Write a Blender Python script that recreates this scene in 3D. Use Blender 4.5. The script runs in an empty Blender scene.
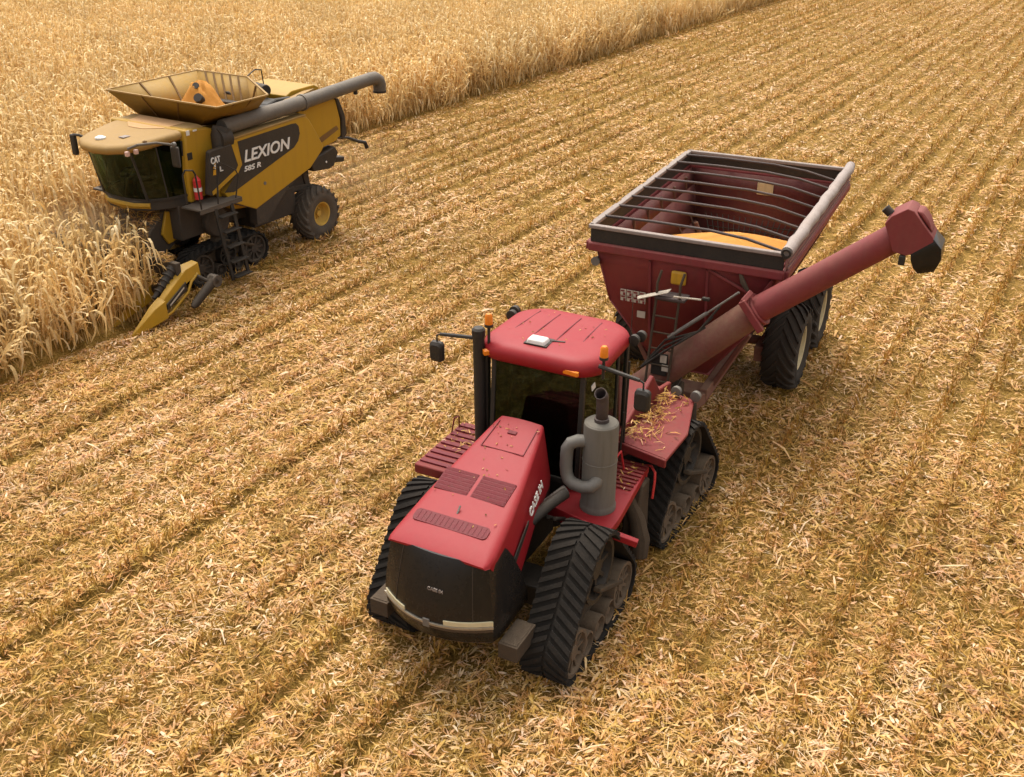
import bpy, math, random
import numpy as np
from mathutils import Vector, Matrix, Euler

SC = bpy.context.scene
COL = SC.collection
R = math.radians
random.seed(7)
RNG = np.random.default_rng(11)

# ------------------------------------------------------------------ camera
CAM_H, CAM_PITCH, CAM_YAW, CAM_ROLL, CAM_F = 10.007, 0.46885, 0.53781, 0.00447, 1050.2


def camera_basis():
    cy, sy = math.cos(CAM_YAW), math.sin(CAM_YAW)
    fwd = Vector((-sy * math.cos(CAM_PITCH), cy * math.cos(CAM_PITCH), -math.sin(CAM_PITCH)))
    right = Vector((cy, sy, 0))
    up = right.cross(fwd)
    r2 = right * math.cos(CAM_ROLL) + up * math.sin(CAM_ROLL)
    u2 = -right * math.sin(CAM_ROLL) + up * math.cos(CAM_ROLL)
    return r2, u2, fwd


_r, _u, _f = camera_basis()
cam_data = bpy.data.cameras.new('camera')
cam = bpy.data.objects.new('camera', cam_data)
COL.objects.link(cam)
cam.matrix_world = Matrix(((_r.x, _u.x, -_f.x, 0), (_r.y, _u.y, -_f.y, 0), (_r.z, _u.z, -_f.z, CAM_H), (0, 0, 0, 1)))
cam_data.sensor_fit = 'HORIZONTAL'
cam_data.sensor_width = 36
cam_data.lens = CAM_F * 36 / 1024
cam_data.clip_start = 0.1
cam_data.clip_end = 3000
SC.camera = cam

# ------------------------------------------------------------------ sky and sun
SUN_EL, SUN_DIR = R(63), Vector((-0.62, 0.60, 0))        # where the sun stands, seen from the field
world = bpy.data.worlds.new('World')
SC.world = world
world.use_nodes = True
wn = world.node_tree
bg = wn.nodes['Background']
sky = wn.nodes.new('ShaderNodeTexSky')
sky.sky_type = 'NISHITA'
sky.sun_disc = False
sky.sun_elevation = SUN_EL
sky.sun_rotation = math.atan2(SUN_DIR.x, SUN_DIR.y)
sky.air_density = 1.6
sky.dust_density = 6.0
sky.ozone_density = 1.0
hsv = wn.nodes.new('ShaderNodeHueSaturation')
hsv.inputs['Saturation'].default_value = 0.06              # cloud cover: the blue is mostly hidden
wn.links.new(sky.outputs[0], hsv.inputs['Color'])
wn.links.new(hsv.outputs[0], bg.inputs['Color'])
bg.inputs['Strength'].default_value = 0.15
sun_data = bpy.data.lights.new('sun', 'SUN')
sun_data.energy = 1.15
sun_data.angle = R(24)
sun_data.color = (1.0, 0.92, 0.78)
sun = bpy.data.objects.new('sun', sun_data)
COL.objects.link(sun)
_sd = SUN_DIR.normalized() * math.cos(SUN_EL) + Vector((0, 0, math.sin(SUN_EL)))
sun.rotation_euler = _sd.to_track_quat('Z', 'Y').to_euler()
SC.view_settings.view_transform = 'Standard'
SC.view_settings.look = 'None'
SC.view_settings.exposure = 0.84
SC.view_settings.gamma = 1.0
SC.cycles.max_bounces = 6
SC.cycles.transparent_max_bounces = 12
SC.cycles.use_denoising = True


# ------------------------------------------------------------------ materials
def nd(nt, kind, **kw):
    n = nt.nodes.new(kind)
    for k, v in kw.items():
        if k in n.inputs.keys():
            n.inputs[k].default_value = v
        else:
            setattr(n, k, v)
    return n


def c4(c):
    return (c[0], c[1], c[2], 1)


def paint(name, col, rough=0.45, metal=0.0, dust=0.35, dust_col=(0.30, 0.21, 0.12), grime=0.25, grime_col=(0.05, 0.04, 0.03), top=0.35,
          scale=2.0, bump=0.02, coat=0.0):
    """Painted or bare surface with worn mottling, streaks of grime, and dust that has settled on upward faces."""
    m = bpy.data.materials.new(name)
    m.use_nodes = True
    nt = m.node_tree
    L = nt.links.new
    b = nt.nodes['Principled BSDF']
    tc = nd(nt, 'ShaderNodeTexCoord')
    n1 = nd(nt, 'ShaderNodeTexNoise', Scale=scale, Detail=7.0, Roughness=0.65)
    n2 = nd(nt, 'ShaderNodeTexNoise', Scale=scale * 9, Detail=5.0, Roughness=0.7)
    mp = nd(nt, 'ShaderNodeMapping')
    mp.inputs['Scale'].default_value = (scale * 6, scale * 6, scale * 0.7)
    n3 = nd(nt, 'ShaderNodeTexNoise', Scale=1.0, Detail=4.0, Roughness=0.6)
    L(tc.outputs['Object'], n1.inputs['Vector'])
    L(tc.outputs['Object'], n2.inputs['Vector'])
    L(tc.outputs['Object'], mp.inputs['Vector'])
    L(mp.outputs[0], n3.inputs['Vector'])
    geo = nd(nt, 'ShaderNodeNewGeometry')
    sep = nd(nt, 'ShaderNodeSeparateXYZ')
    L(geo.outputs['Normal'], sep.inputs[0])
    # dust amount = top * max(nz,0)^1.5 * noise + dust * noise
    mz = nd(nt, 'ShaderNodeMath', operation='MAXIMUM')
    L(sep.outputs['Z'], mz.inputs[0])
    mz.inputs[1].default_value = 0
    mt = nd(nt, 'ShaderNodeMath', operation='MULTIPLY_ADD')
    L(mz.outputs[0], mt.inputs[0])
    mt.inputs[1].default_value = top
    mt.inputs[2].default_value = dust
    r1 = nd(nt, 'ShaderNodeMapRange')
    L(n1.outputs['Fac'], r1.inputs['Value'])
    r1.inputs['From Min'].default_value = 0.32
    r1.inputs['From Max'].default_value = 0.68
    md = nd(nt, 'ShaderNodeMath', operation='MULTIPLY')
    L(mt.outputs[0], md.inputs[0])
    r1b = nd(nt, 'ShaderNodeMath', operation='MULTIPLY_ADD')
    L(r1.outputs[0], r1b.inputs[0])
    r1b.inputs[1].default_value = 0.65
    L(n2.outputs['Fac'], r1b.inputs[2])
    L(r1b.outputs[0], md.inputs[1])
    md.use_clamp = True
    r3 = nd(nt, 'ShaderNodeMapRange')
    L(n3.outputs['Fac'], r3.inputs['Value'])
    r3.inputs['From Min'].default_value = 0.48
    r3.inputs['From Max'].default_value = 0.75
    mg = nd(nt, 'ShaderNodeMath', operation='MULTIPLY')
    L(r3.outputs[0], mg.inputs[0])
    mg.inputs[1].default_value = grime
    mx1 = nd(nt, 'ShaderNodeMix', data_type='RGBA')
    mx1.inputs[6].default_value = c4(col)
    mx1.inputs[7].default_value = c4(grime_col)
    L(mg.outputs[0], mx1.inputs[0])
    mx2 = nd(nt, 'ShaderNodeMix', data_type='RGBA')
    L(mx1.outputs[2], mx2.inputs[6])
    mx2.inputs[7].default_value = c4(dust_col)
    L(md.outputs[0], mx2.inputs[0])
    L(mx2.outputs[2], b.inputs['Base Color'])
    rr = nd(nt, 'ShaderNodeMath', operation='MULTIPLY_ADD')
    L(md.outputs[0], rr.inputs[0])
    rr.inputs[1].default_value = 0.45
    rr.inputs[2].default_value = rough
    rr.use_clamp = True
    L(rr.outputs[0], b.inputs['Roughness'])
    b.inputs['Metallic'].default_value = metal
    b.inputs['Coat Weight'].default_value = coat
    b.inputs['Specular IOR Level'].default_value = 0.24
    bp = nd(nt, 'ShaderNodeBump', Strength=0.35, Distance=bump)
    L(n2.outputs['Fac'], bp.inputs['Height'])
    L(bp.outputs[0], b.inputs['Normal'])
    return m


def glass(name, tint, rough=0.03, fac=0.12):
    m = bpy.data.materials.new(name)
    m.use_nodes = True
    nt = m.node_tree
    nt.nodes.remove(nt.nodes['Principled BSDF'])
    out = nt.nodes['Material Output']
    t = nd(nt, 'ShaderNodeBsdfTransparent')
    t.inputs[0].default_value = c4(tint)
    g = nd(nt, 'ShaderNodeBsdfGlossy', Roughness=rough)
    g.inputs[0].default_value = (0.62, 0.80, 0.66, 1)
    d = nd(nt, 'ShaderNodeBsdfDiffuse')
    d.inputs[0].default_value = (0.22, 0.18, 0.12, 1)
    lw = nd(nt, 'ShaderNodeFresnel', IOR=1.45)
    mx = nd(nt, 'ShaderNodeMixShader')
    nt.links.new(lw.outputs[0], mx.inputs[0])
    nt.links.new(t.outputs[0], mx.inputs[1])
    nt.links.new(g.outputs[0], mx.inputs[2])
    mx2 = nd(nt, 'ShaderNodeMixShader')
    n = nd(nt, 'ShaderNodeTexNoise', Scale=3.0, Detail=5.0)
    tc = nd(nt, 'ShaderNodeTexCoord')
    nt.links.new(tc.outputs['Object'], n.inputs['Vector'])
    ml = nd(nt, 'ShaderNodeMath', operation='MULTIPLY')
    nt.links.new(n.outputs['Fac'], ml.inputs[0])
    ml.inputs[1].default_value = fac
    nt.links.new(ml.outputs[0], mx2.inputs[0])
    nt.links.new(mx.outputs[0], mx2.inputs[1])
    nt.links.new(d.outputs[0], mx2.inputs[2])
    nt.links.new(mx2.outputs[0], out.inputs[0])
    return m


def leaf_material(name, stops, rough=0.6, trans=0.25, hue_noise=0.0, hue_var=0.0):
    """Dry plant matter: colour by the mesh attribute 'tone' (and the instance), a little light comes through."""
    m = bpy.data.materials.new(name)
    m.use_nodes = True
    nt = m.node_tree
    L = nt.links.new
    b = nt.nodes['Principled BSDF']
    out = nt.nodes['Material Output']
    at = nd(nt, 'ShaderNodeAttribute', attribute_name='tone')
    oi = nd(nt, 'ShaderNodeObjectInfo')
    ad = nd(nt, 'ShaderNodeMath', operation='MULTIPLY_ADD')
    L(oi.outputs['Random'], ad.inputs[0])
    ad.inputs[1].default_value = hue_noise
    L(at.outputs['Fac'], ad.inputs[2])
    ramp = nd(nt, 'ShaderNodeValToRGB')
    cr = ramp.color_ramp
    cr.elements[0].position = stops[0][0]
    cr.elements[0].color = c4(stops[0][1])
    cr.elements[1].position = stops[-1][0]
    cr.elements[1].color = c4(stops[-1][1])
    for p, c in stops[1:-1]:
        e = cr.elements.new(p)
        e.color = c4(c)
    L(ad.outputs[0], ramp.inputs[0])
    geo = nd(nt, 'ShaderNodeNewGeometry')
    n = nd(nt, 'ShaderNodeTexNoise', Scale=0.35, Detail=3.0)
    L(geo.outputs['Position'], n.inputs['Vector'])
    n2 = nd(nt, 'ShaderNodeTexNoise', Scale=45.0, Detail=3.0)
    L(geo.outputs['Position'], n2.inputs['Vector'])
    mr = nd(nt, 'ShaderNodeMapRange')
    L(n.outputs['Fac'], mr.inputs['Value'])
    mr.inputs['From Min'].default_value = 0.3
    mr.inputs['From Max'].default_value = 0.7
    mr.inputs['To Min'].default_value = 0.86
    mr.inputs['To Max'].default_value = 1.12
    mr2 = nd(nt, 'ShaderNodeMapRange')
    L(n2.outputs['Fac'], mr2.inputs['Value'])
    mr2.inputs['From Min'].default_value = 0.3
    mr2.inputs['From Max'].default_value = 0.7
    mr2.inputs['To Min'].default_value = 0.8
    mr2.inputs['To Max'].default_value = 1.12
    mm = nd(nt, 'ShaderNodeMath', operation='MULTIPLY')
    L(mr.outputs[0], mm.inputs[0])
    L(mr2.outputs[0], mm.inputs[1])
    hv = nd(nt, 'ShaderNodeHueSaturation')
    L(ramp.outputs[0], hv.inputs['Color'])
    L(mm.outputs[0], hv.inputs['Value'])
    if hue_var:
        n4 = nd(nt, 'ShaderNodeTexNoise', Scale=6.0, Detail=4.0)
        L(geo.outputs['Position'], n4.inputs['Vector'])
        mh = nd(nt, 'ShaderNodeMapRange')
        L(n4.outputs['Fac'], mh.inputs['Value'])
        mh.inputs['From Min'].default_value = 0.3
        mh.inputs['From Max'].default_value = 0.7
        mh.inputs['To Min'].default_value = 0.5 - hue_var * 1.15
        mh.inputs['To Max'].default_value = 0.5 + hue_var * 0.45
        L(mh.outputs[0], hv.inputs['Hue'])
    L(hv.outputs[0], b.inputs['Base Color'])
    b.inputs['Roughness'].default_value = rough
    b.inputs['Specular IOR Level'].default_value = 0.3
    tr = nd(nt, 'ShaderNodeBsdfTranslucent')
    L(hv.outputs[0], tr.inputs[0])
    mx = nd(nt, 'ShaderNodeMixShader')
    mx.inputs[0].default_value = trans
    L(b.outputs[0], mx.inputs[1])
    L(tr.outputs[0], mx.inputs[2])
    L(mx.outputs[0], out.inputs[0])
    return m


DUST = (0.36, 0.25, 0.14)
MUD = (0.05, 0.034, 0.022)
M = {}
M['tractor_red'] = paint('tractor_red', (0.255, 0.0035, 0.0095), 0.5, dust=0.03, top=0.05, dust_col=(0.50, 0.26, 0.20), grime=0.18, grime_col=(0.16, 0.02, 0.02), scale=1.3, bump=0.004)
M['tractor_red_worn'] = paint('tractor_red_worn', (0.165, 0.008, 0.012), 0.55, dust=0.2, top=0.14, dust_col=(0.22, 0.09, 0.06), grime=0.35, scale=1.8, bump=0.006)
M['vent_red'] = paint('vent_red', (0.13, 0.004, 0.010), 0.55, dust=0.02, top=0.02, grime=0.2, scale=2)
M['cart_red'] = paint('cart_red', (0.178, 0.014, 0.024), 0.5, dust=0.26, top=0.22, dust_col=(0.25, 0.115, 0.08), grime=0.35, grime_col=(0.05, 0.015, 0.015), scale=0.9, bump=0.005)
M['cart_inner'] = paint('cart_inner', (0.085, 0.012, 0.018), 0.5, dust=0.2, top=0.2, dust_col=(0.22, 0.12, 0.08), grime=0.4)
M['cart_brace'] = paint('cart_brace', (0.06, 0.018, 0.018), 0.6, dust=0.2, top=0.1, grime=0.3)
M['cart_red_worn'] = paint('cart_red_worn', (0.21, 0.06, 0.06), 0.5, dust=0.45, top=0.2, dust_col=(0.33, 0.22, 0.18), grime=0.3, scale=1.4)
M['cart_red_muddy'] = paint('cart_red_muddy', (0.15, 0.022, 0.028), 0.6, dust=0.7, top=0.3, dust_col=(0.22, 0.125, 0.08), grime=0.5, grime_col=(0.05, 0.03, 0.02), scale=1.6, bump=0.02)
M['black'] = paint('black', (0.018, 0.017, 0.016), 0.45, dust=0.12, top=0.2, dust_col=(0.14, 0.10, 0.065), grime=0.1)
M['black_gloss'] = paint('black_gloss', (0.010, 0.0095, 0.0095), 0.25, dust=0.05, top=0.10, dust_col=(0.13, 0.085, 0.055), grime=0.1, scale=1.5, bump=0.004)
M['nose_grey'] = paint('nose_grey', (0.05, 0.04, 0.034), 0.5, dust=0.32, top=0.2, dust_col=(0.15, 0.10, 0.065), grime=0.2)
M['track_frame'] = paint('track_frame', (0.04, 0.029, 0.02), 0.85, dust=0.4, top=0.3, dust_col=(0.12, 0.083, 0.05), grime=0.5, scale=5, bump=0.03)
M['rubber'] = paint('rubber', (0.009, 0.0085, 0.008), 0.95, dust=0.26, top=0.05, dust_col=(0.055, 0.040, 0.027), grime=0.2, scale=3, bump=0.015)
M['tyre_rubber'] = paint('tyre_rubber', (0.02, 0.018, 0.016), 0.8, dust=0.35, top=0.1, dust_col=(0.09, 0.066, 0.046), grime=0.2, scale=3, bump=0.015)
M['tyre_dusty'] = paint('tyre_dusty', (0.045, 0.04, 0.035), 0.8, dust=0.45, top=0.1, dust_col=(0.15, 0.11, 0.075), grime=0.2, scale=3, bump=0.015)
M['mud'] = paint('mud', MUD, 0.9, dust=0.25, top=0.35, dust_col=(0.12, 0.085, 0.055), grime=0.4, scale=4, bump=0.04)
M['wheel_mud'] = paint('wheel_mud', (0.075, 0.051, 0.033), 0.8, dust=0.5, top=0.2, dust_col=(0.20, 0.14, 0.09), grime=0.4, scale=4, bump=0.02)
M['steel'] = paint('steel', (0.15, 0.143, 0.135), 0.55, metal=0.35, dust=0.2, top=0.2, dust_col=(0.27, 0.22, 0.16), grime=0.25, scale=2.5, bump=0.005)
M['muffler'] = paint('muffler', (0.135, 0.124, 0.108), 0.6, metal=0.2, dust=0.3, top=0.3, dust_col=(0.20, 0.17, 0.13), grime=0.65, grime_col=(0.085, 0.07, 0.055), scale=2.2, bump=0.006)
M['chrome'] = paint('chrome', (0.42, 0.38, 0.31), 0.3, metal=0.5, dust=0.3, top=0.2, dust_col=(0.30, 0.24, 0.16), grime=0.2)
M['lamp'] = paint('lamp', (0.62, 0.55, 0.36), 0.2, dust=0.3, top=0.1, dust_col=(0.45, 0.36, 0.2), grime=0.1)
M['amber'] = paint('amber', (0.75, 0.20, 0.01), 0.25, dust=0.05, top=0.05, grime=0.1)
M['yellow_lamp'] = paint('yellow_lamp', (0.52, 0.27, 0.015), 0.35, dust=0.1, top=0.1, grime=0.3)
M['white'] = paint('white', (0.72, 0.70, 0.66), 0.4, dust=0.12, top=0.1, grime=0.1)
M['sticker'] = paint('sticker', (0.50, 0.44, 0.36), 0.5, dust=0.25, top=0.1, grime=0.3)
M['tarp'] = paint('tarp', (0.28, 0.235, 0.215), 0.6, dust=0.35, top=0.2, dust_col=(0.36, 0.28, 0.23), grime=0.45, grime_col=(0.12, 0.08, 0.07), scale=1.5, bump=0.02)
M['rail_grey'] = paint('rail_grey', (0.24, 0.195, 0.175), 0.5, dust=0.3, top=0.3, dust_col=(0.30, 0.235, 0.19), grime=0.45, grime_col=(0.09, 0.05, 0.045), scale=2)
M['tube_black'] = paint('tube_black', (0.045, 0.032, 0.032), 0.5, dust=0.2, top=0.4, dust_col=(0.16, 0.12, 0.10), grime=0.2)
M['cream'] = paint('cream', (0.55, 0.46, 0.27), 0.5, dust=0.3, top=0.1, dust_col=(0.36, 0.27, 0.15), grime=0.35)
M['combine_yellow'] = paint('combine_yellow', (0.39, 0.212, 0.010), 0.38, dust=0.10, top=0.18, dust_col=(0.36, 0.23, 0.09), grime=0.22, grime_col=(0.20, 0.11, 0.02), scale=1.0, bump=0.004)
M['combine_roof'] = paint('combine_roof', (0.28, 0.155, 0.026), 0.5, dust=0.32, top=0.3, dust_col=(0.36, 0.235, 0.115), grime=0.35, grime_col=(0.16, 0.10, 0.045), scale=1.2)
M['tank_yellow'] = paint('tank_yellow', (0.185, 0.098, 0.008), 0.6, dust=0.06, top=0.05, dust_col=(0.14, 0.095, 0.045), grime=0.4, grime_col=(0.14, 0.09, 0.03), scale=1.1)
M['tank_bare'] = paint('tank_bare', (0.37, 0.20, 0.018), 0.55, dust=0.22, top=0.05, dust_col=(0.31, 0.26, 0.20), grime=0.35, grime_col=(0.28, 0.2, 0.1), scale=1.6)
M['combine_dark'] = paint('combine_dark', (0.026, 0.022, 0.019), 0.5, dust=0.08, top=0.25, dust_col=(0.20, 0.14, 0.085), grime=0.15, scale=1.2)
M['combine_shadow_steel'] = paint('chassis_dark', (0.032, 0.026, 0.022), 0.65, dust=0.18, top=0.3, dust_col=(0.17, 0.12, 0.075), grime=0.3)
M['auger_grey'] = paint('auger_grey', (0.085, 0.075, 0.065), 0.45, dust=0.25, top=0.40, dust_col=(0.24, 0.19, 0.14), grime=0.25, scale=1.4)
M['platform_grey'] = paint('platform_grey', (0.06, 0.05, 0.042), 0.6, dust=0.3, top=0.3, dust_col=(0.16, 0.12, 0.085), grime=0.3)
M['red_gloss'] = paint('red_gloss', (0.55, 0.02, 0.03), 0.3, dust=0.1, top=0.1, grime=0.1)
M['rear_rim'] = paint('rear_rim', (0.52, 0.30, 0.03), 0.5, dust=0.3, top=0.1, dust_col=(0.40, 0.27, 0.11), grime=0.35)
M['corn_grain'] = paint('corn_grain', (0.50, 0.195, 0.024), 0.65, dust=0.2, top=0.05, dust_col=(0.50, 0.27, 0.06), grime=0.3, grime_col=(0.45, 0.17, 0.02), scale=9, bump=0.03)
M['kernel_dust'] = paint('kernel_dust', (0.46, 0.25, 0.11), 0.85, dust=0.3, top=0.1, dust_col=(0.5, 0.33, 0.18), grime=0.2, scale=6)
M['seat_fabric'] = paint('seat_fabric', (0.06, 0.05, 0.045), 0.85, dust=0.1, top=0.1, grime=0.1)
M['console'] = paint('console', (0.16, 0.16, 0.13), 0.6, dust=0.1, top=0.1, grime=0.1)
M['skin'] = paint('skin', (0.42, 0.22, 0.15), 0.55, dust=0, top=0, grime=0.1, grime_col=(0.3, 0.12, 0.08))
M['shirt_maroon'] = paint('shirt_maroon', (0.16, 0.04, 0.04), 0.9, dust=0.1, top=0.1, grime=0.1)
M['shirt_blue'] = paint('shirt_blue', (0.10, 0.13, 0.18), 0.9, dust=0.1, top=0.1, grime=0.1)
M['trousers'] = paint('trousers', (0.04, 0.05, 0.08), 0.9, dust=0.1, top=0.1, grime=0.1)
M['hair'] = paint('hair', (0.05, 0.03, 0.02), 0.8, dust=0, top=0, grime=0)
M['rear_brown'] = paint('rear_brown', (0.13, 0.06, 0.015), 0.5, dust=0.3, top=0.2, dust_col=(0.26, 0.16, 0.06), grime=0.3)
M['lamp_pink'] = paint('lamp_pink', (0.62, 0.40, 0.34), 0.3, dust=0.1, top=0.1, grime=0.1)
M['cab_glass'] = glass('cab_glass', (0.19, 0.28, 0.20), fac=0.012)
M['combine_glass'] = glass('combine_glass', (0.10, 0.20, 0.12), fac=0.012)
M['litter'] = leaf_material('dry_litter', [(0.0, (0.11, 0.055, 0.007)), (0.18, (0.26, 0.140, 0.014)), (0.38, (0.48, 0.272, 0.042)), (0.6, (0.63, 0.375, 0.110)), (0.8, (0.72, 0.46, 0.20)), (1.0, (0.81, 0.61, 0.37))], trans=0.2, hue_var=0.022)
M['corn_leaf'] = leaf_material('dry_corn_leaf', [(0.0, (0.22, 0.115, 0.034)), (0.25, (0.50, 0.295, 0.085)), (0.55, (0.72, 0.475, 0.18)), (0.8, (0.82, 0.60, 0.28)), (1.0, (0.88, 0.71, 0.42))],
                               trans=0.28, hue_noise=0.12)


# ------------------------------------------------------------------ mesh helpers
class MB:
    """Collects shapes; build() links them as ONE mesh object."""

    def __init__(self, xf=None):
        self.v, self.f, self.s, self.xf = [], [], [], xf

    def add(self, verts, faces, smooth=True):
        o = len(self.v)
        self.v += [tuple(p) for p in verts]
        self.f += [tuple(i + o for i in fc) for fc in faces]
        self.s += [smooth] * len(faces)
        return self

    def box(self, c, s, rot=None, top=(1, 1), shift=(0, 0)):
        hx, hy, hz = s[0] / 2, s[1] / 2, s[2] / 2
        vs = []
        for z, k, sh in ((-hz, (1, 1), (0, 0)), (hz, top, shift)):
            for x, y in ((-hx, -hy), (hx, -hy), (hx, hy), (-hx, hy)):
                vs.append(Vector((x * k[0] + sh[0], y * k[1] + sh[1], z)))
        if rot is not None:
            rm = rot if isinstance(rot, Matrix) else Euler(rot).to_matrix()
            vs = [rm @ p for p in vs]
        vs = [p + Vector(c) for p in vs]
        return self.add(vs, [(3, 2, 1, 0), (4, 5, 6, 7), (0, 1, 5, 4), (1, 2, 6, 5), (2, 3, 7, 6), (3, 0, 4, 7)])

    def beam(self, p0, p1, w, h, up=(0, 0, 1)):
        p0, p1 = Vector(p0), Vector(p1)
        d = p1 - p0
        x = d.normalized()
        u = Vector(up)
        y = u.cross(x)
        if y.length < 1e-4:
            y = Vector((0, 1, 0)).cross(x)
        y.normalize()
        z = x.cross(y)
        rm = Matrix((x, y, z)).transposed()
        return self.box((p0 + p1) / 2, (d.length, w, h), rm)

    def prism(self, poly, a, b, axis=1):
        """poly: 2D outline in the two axes other than `axis` (cyclic order x,y,z without it); extruded from a to b."""
        n = len(poly)

        def pt(p, t):
            if axis == 1:
                return (p[0], t, p[1])
            if axis == 0:
                return (t, p[0], p[1])
            return (p[0], p[1], t)
        vs = [pt(p, a) for p in poly] + [pt(p, b) for p in poly]
        fs = [tuple(range(n))[::-1], tuple(range(n, 2 * n))]
        for i in range(n):
            j = (i + 1) % n
            fs.append((i, j, n + j, n + i))
        return self.add(vs, fs)

    def loft(self, rings, caps=True, closed=True):
        n = len(rings[0])
        vs = [p for r in rings for p in r]
        fs = []
        for k in range(len(rings) - 1):
            for i in range(n if closed else n - 1):
                j = (i + 1) % n
                fs.append((k * n + i, k * n + j, (k + 1) * n + j, (k + 1) * n + i))
        if caps:
            fs.append(tuple(range(n))[::-1])
            fs.append(tuple((len(rings) - 1) * n + i for i in range(n)))
        return self.add(vs, fs)

    def tube(self, pts, r, n=8, caps=True, flat=1.0):
        pts = [Vector(p) for p in pts]
        rr = r if isinstance(r, (list, tuple)) else [r] * len(pts)
        rings = []
        prev = None
        for i, p in enumerate(pts):
            if i == 0:
                t = pts[1] - p
            elif i == len(pts) - 1:
                t = p - pts[i - 1]
            else:
                t = (pts[i + 1] - p).normalized() + (p - pts[i - 1]).normalized()
            t.normalize()
            if prev is None:
                a = Vector((0, 0, 1)) if abs(t.z) < 0.9 else Vector((1, 0, 0))
                u = a.cross(t).normalized()
            else:
                u = (prev - t * prev.dot(t)).normalized()
            prev = u
            w = t.cross(u)
            rings.append([p + (u * math.cos(2 * math.pi * k / n) + w * math.sin(2 * math.pi * k / n) * flat) * rr[i] for k in range(n)])
        return self.loft(rings, caps)

    def cyl(self, p0, p1, r0, r1=None, n=24):
        return self.tube([p0, p1], [r0, r0 if r1 is None else r1], n)

    def lathe(self, c, prof, axis=1, n=32, closed=True):
        """prof: (offset along axis, radius) turned about the axis through c."""
        rings = []
        for k in range(n):
            a = 2 * math.pi * k / n
            ca, sa = math.cos(a), math.sin(a)
            ring = []
            for t, r in prof:
                if axis == 1:
                    ring.append((c[0] + r * ca, c[1] + t, c[2] + r * sa))
                elif axis == 0:
                    ring.append((c[0] + t, c[1] + r * ca, c[2] + r * sa))
                else:
                    ring.append((c[0] + r * ca, c[1] + r * sa, c[2] + t))
            rings.append(ring)
        m = len(prof)
        vs = [p for r in rings for p in r]
        fs = []
        for k in range(n):
            k2 = (k + 1) % n
            for i in range(m if closed else m - 1):
                j = (i + 1) % m
                fs.append((k * m + i, k * m + j, k2 * m + j, k2 * m + i))
        return self.add(vs, fs)

    def plate(self, poly, t):
        """planar 3D polygon thickened by t along its normal (both ways)."""
        ps = [Vector(p) for p in poly]
        nrm = Vector((0, 0, 0))
        for i in range(len(ps)):
            nrm += ps[i].cross(ps[(i + 1) % len(ps)])
        nrm.normalize()
        n = len(ps)
        vs = [p - nrm * t / 2 for p in ps] + [p + nrm * t / 2 for p in ps]
        fs = [tuple(range(n))[::-1], tuple(range(n, 2 * n))] + [(i, (i + 1) % n, n + (i + 1) % n, n + i) for i in range(n)]
        return self.add(vs, fs)

    def text(self, s, size, mat4, depth=0.006, shear=0.0, spacing=1.0):
        cu = bpy.data.curves.new('lettering', 'FONT')
        cu.body = s
        cu.size = size
        cu.shear = shear
        cu.extrude = depth
        cu.space_character = spacing
        cu.resolution_u = 3
        cu.offset = size * 0.018
        o = bpy.data.objects.new('lettering', cu)
        COL.objects.link(o)
        dg = bpy.context.evaluated_depsgraph_get()
        me = bpy.data.meshes.new_from_object(o.evaluated_get(dg))
        vs = [mat4 @ v.co for v in me.vertices]
        fs = [tuple(p.vertices) for p in me.polygons]
        bpy.data.objects.remove(o)
        bpy.data.curves.remove(cu)
        bpy.data.meshes.remove(me)
        return self.add(vs, fs)

    def build(self, name, mat, parent=None, bevel=0.0, angle=35, solidify=0.0, seg=2):
        me = bpy.data.meshes.new(name)
        vs = self.v
        if self.xf is not None:
            vs = [tuple(self.xf @ Vector(p)) for p in vs]
        me.from_pydata(vs, [], self.f)
        me.validate()
        me.polygons.foreach_set('use_smooth', [True] * len(me.polygons))
        if not isinstance(mat, (list, tuple)):
            mat = [mat]
        for m in mat:
            me.materials.append(m)
        bmx = None
        import bmesh
        bmx = bmesh.new()
        bmx.from_mesh(me)
        bmesh.ops.recalc_face_normals(bmx, faces=bmx.faces)
        bmx.to_mesh(me)
        bmx.free()
        me.set_sharp_from_angle(angle=R(angle))
        o = bpy.data.objects.new(name, me)
        COL.objects.link(o)
        if parent is not None:
            o.parent = parent
        if solidify:
            md = o.modifiers.new('shell', 'SOLIDIFY')
            md.thickness = solidify
            md.offset = 0
        if bevel:
            md = o.modifiers.new('bevel', 'BEVEL')
            md.width = bevel
            md.segments = seg
            md.limit_method = 'ANGLE'
            md.angle_limit = R(40)
            md.harden_normals = False
        return o


def tag(o, label=None, cat=None, group=None, kind=None):
    if label:
        o['label'] = label
    if cat:
        o['category'] = cat
    if group:
        o['group'] = group
    if kind:
        o['kind'] = kind
    return o


def empty(name, loc, rz=0.0):
    o = bpy.data.objects.new(name, None)
    o.empty_display_size = 0.2
    COL.objects.link(o)
    o.location = loc
    o.rotation_euler = (0, 0, rz)
    return o


def np_mesh(name, verts, faces4, mat, tone=None, smooth=False):
    """fast mesh from numpy arrays of quads; tone = value per vertex"""
    me = bpy.data.meshes.new(name)
    nv, nf = len(verts), len(faces4)
    me.vertices.add(nv)
    me.vertices.foreach_set('co', np.ascontiguousarray(verts, np.float32).ravel())
    me.loops.add(nf * 4)
    me.loops.foreach_set('vertex_index', np.ascontiguousarray(faces4, np.int32).ravel())
    me.polygons.add(nf)
    me.polygons.foreach_set('loop_start', np.arange(0, nf * 4, 4, dtype=np.int32))
    me.polygons.foreach_set('use_smooth', np.full(nf, smooth, bool))
    if tone is not None:
        a = me.attributes.new('tone', 'FLOAT', 'POINT')
        a.data.foreach_set('value', np.ascontiguousarray(tone, np.float32))
    me.update(calc_edges=True)
    me.materials.append(mat)
    return me


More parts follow.
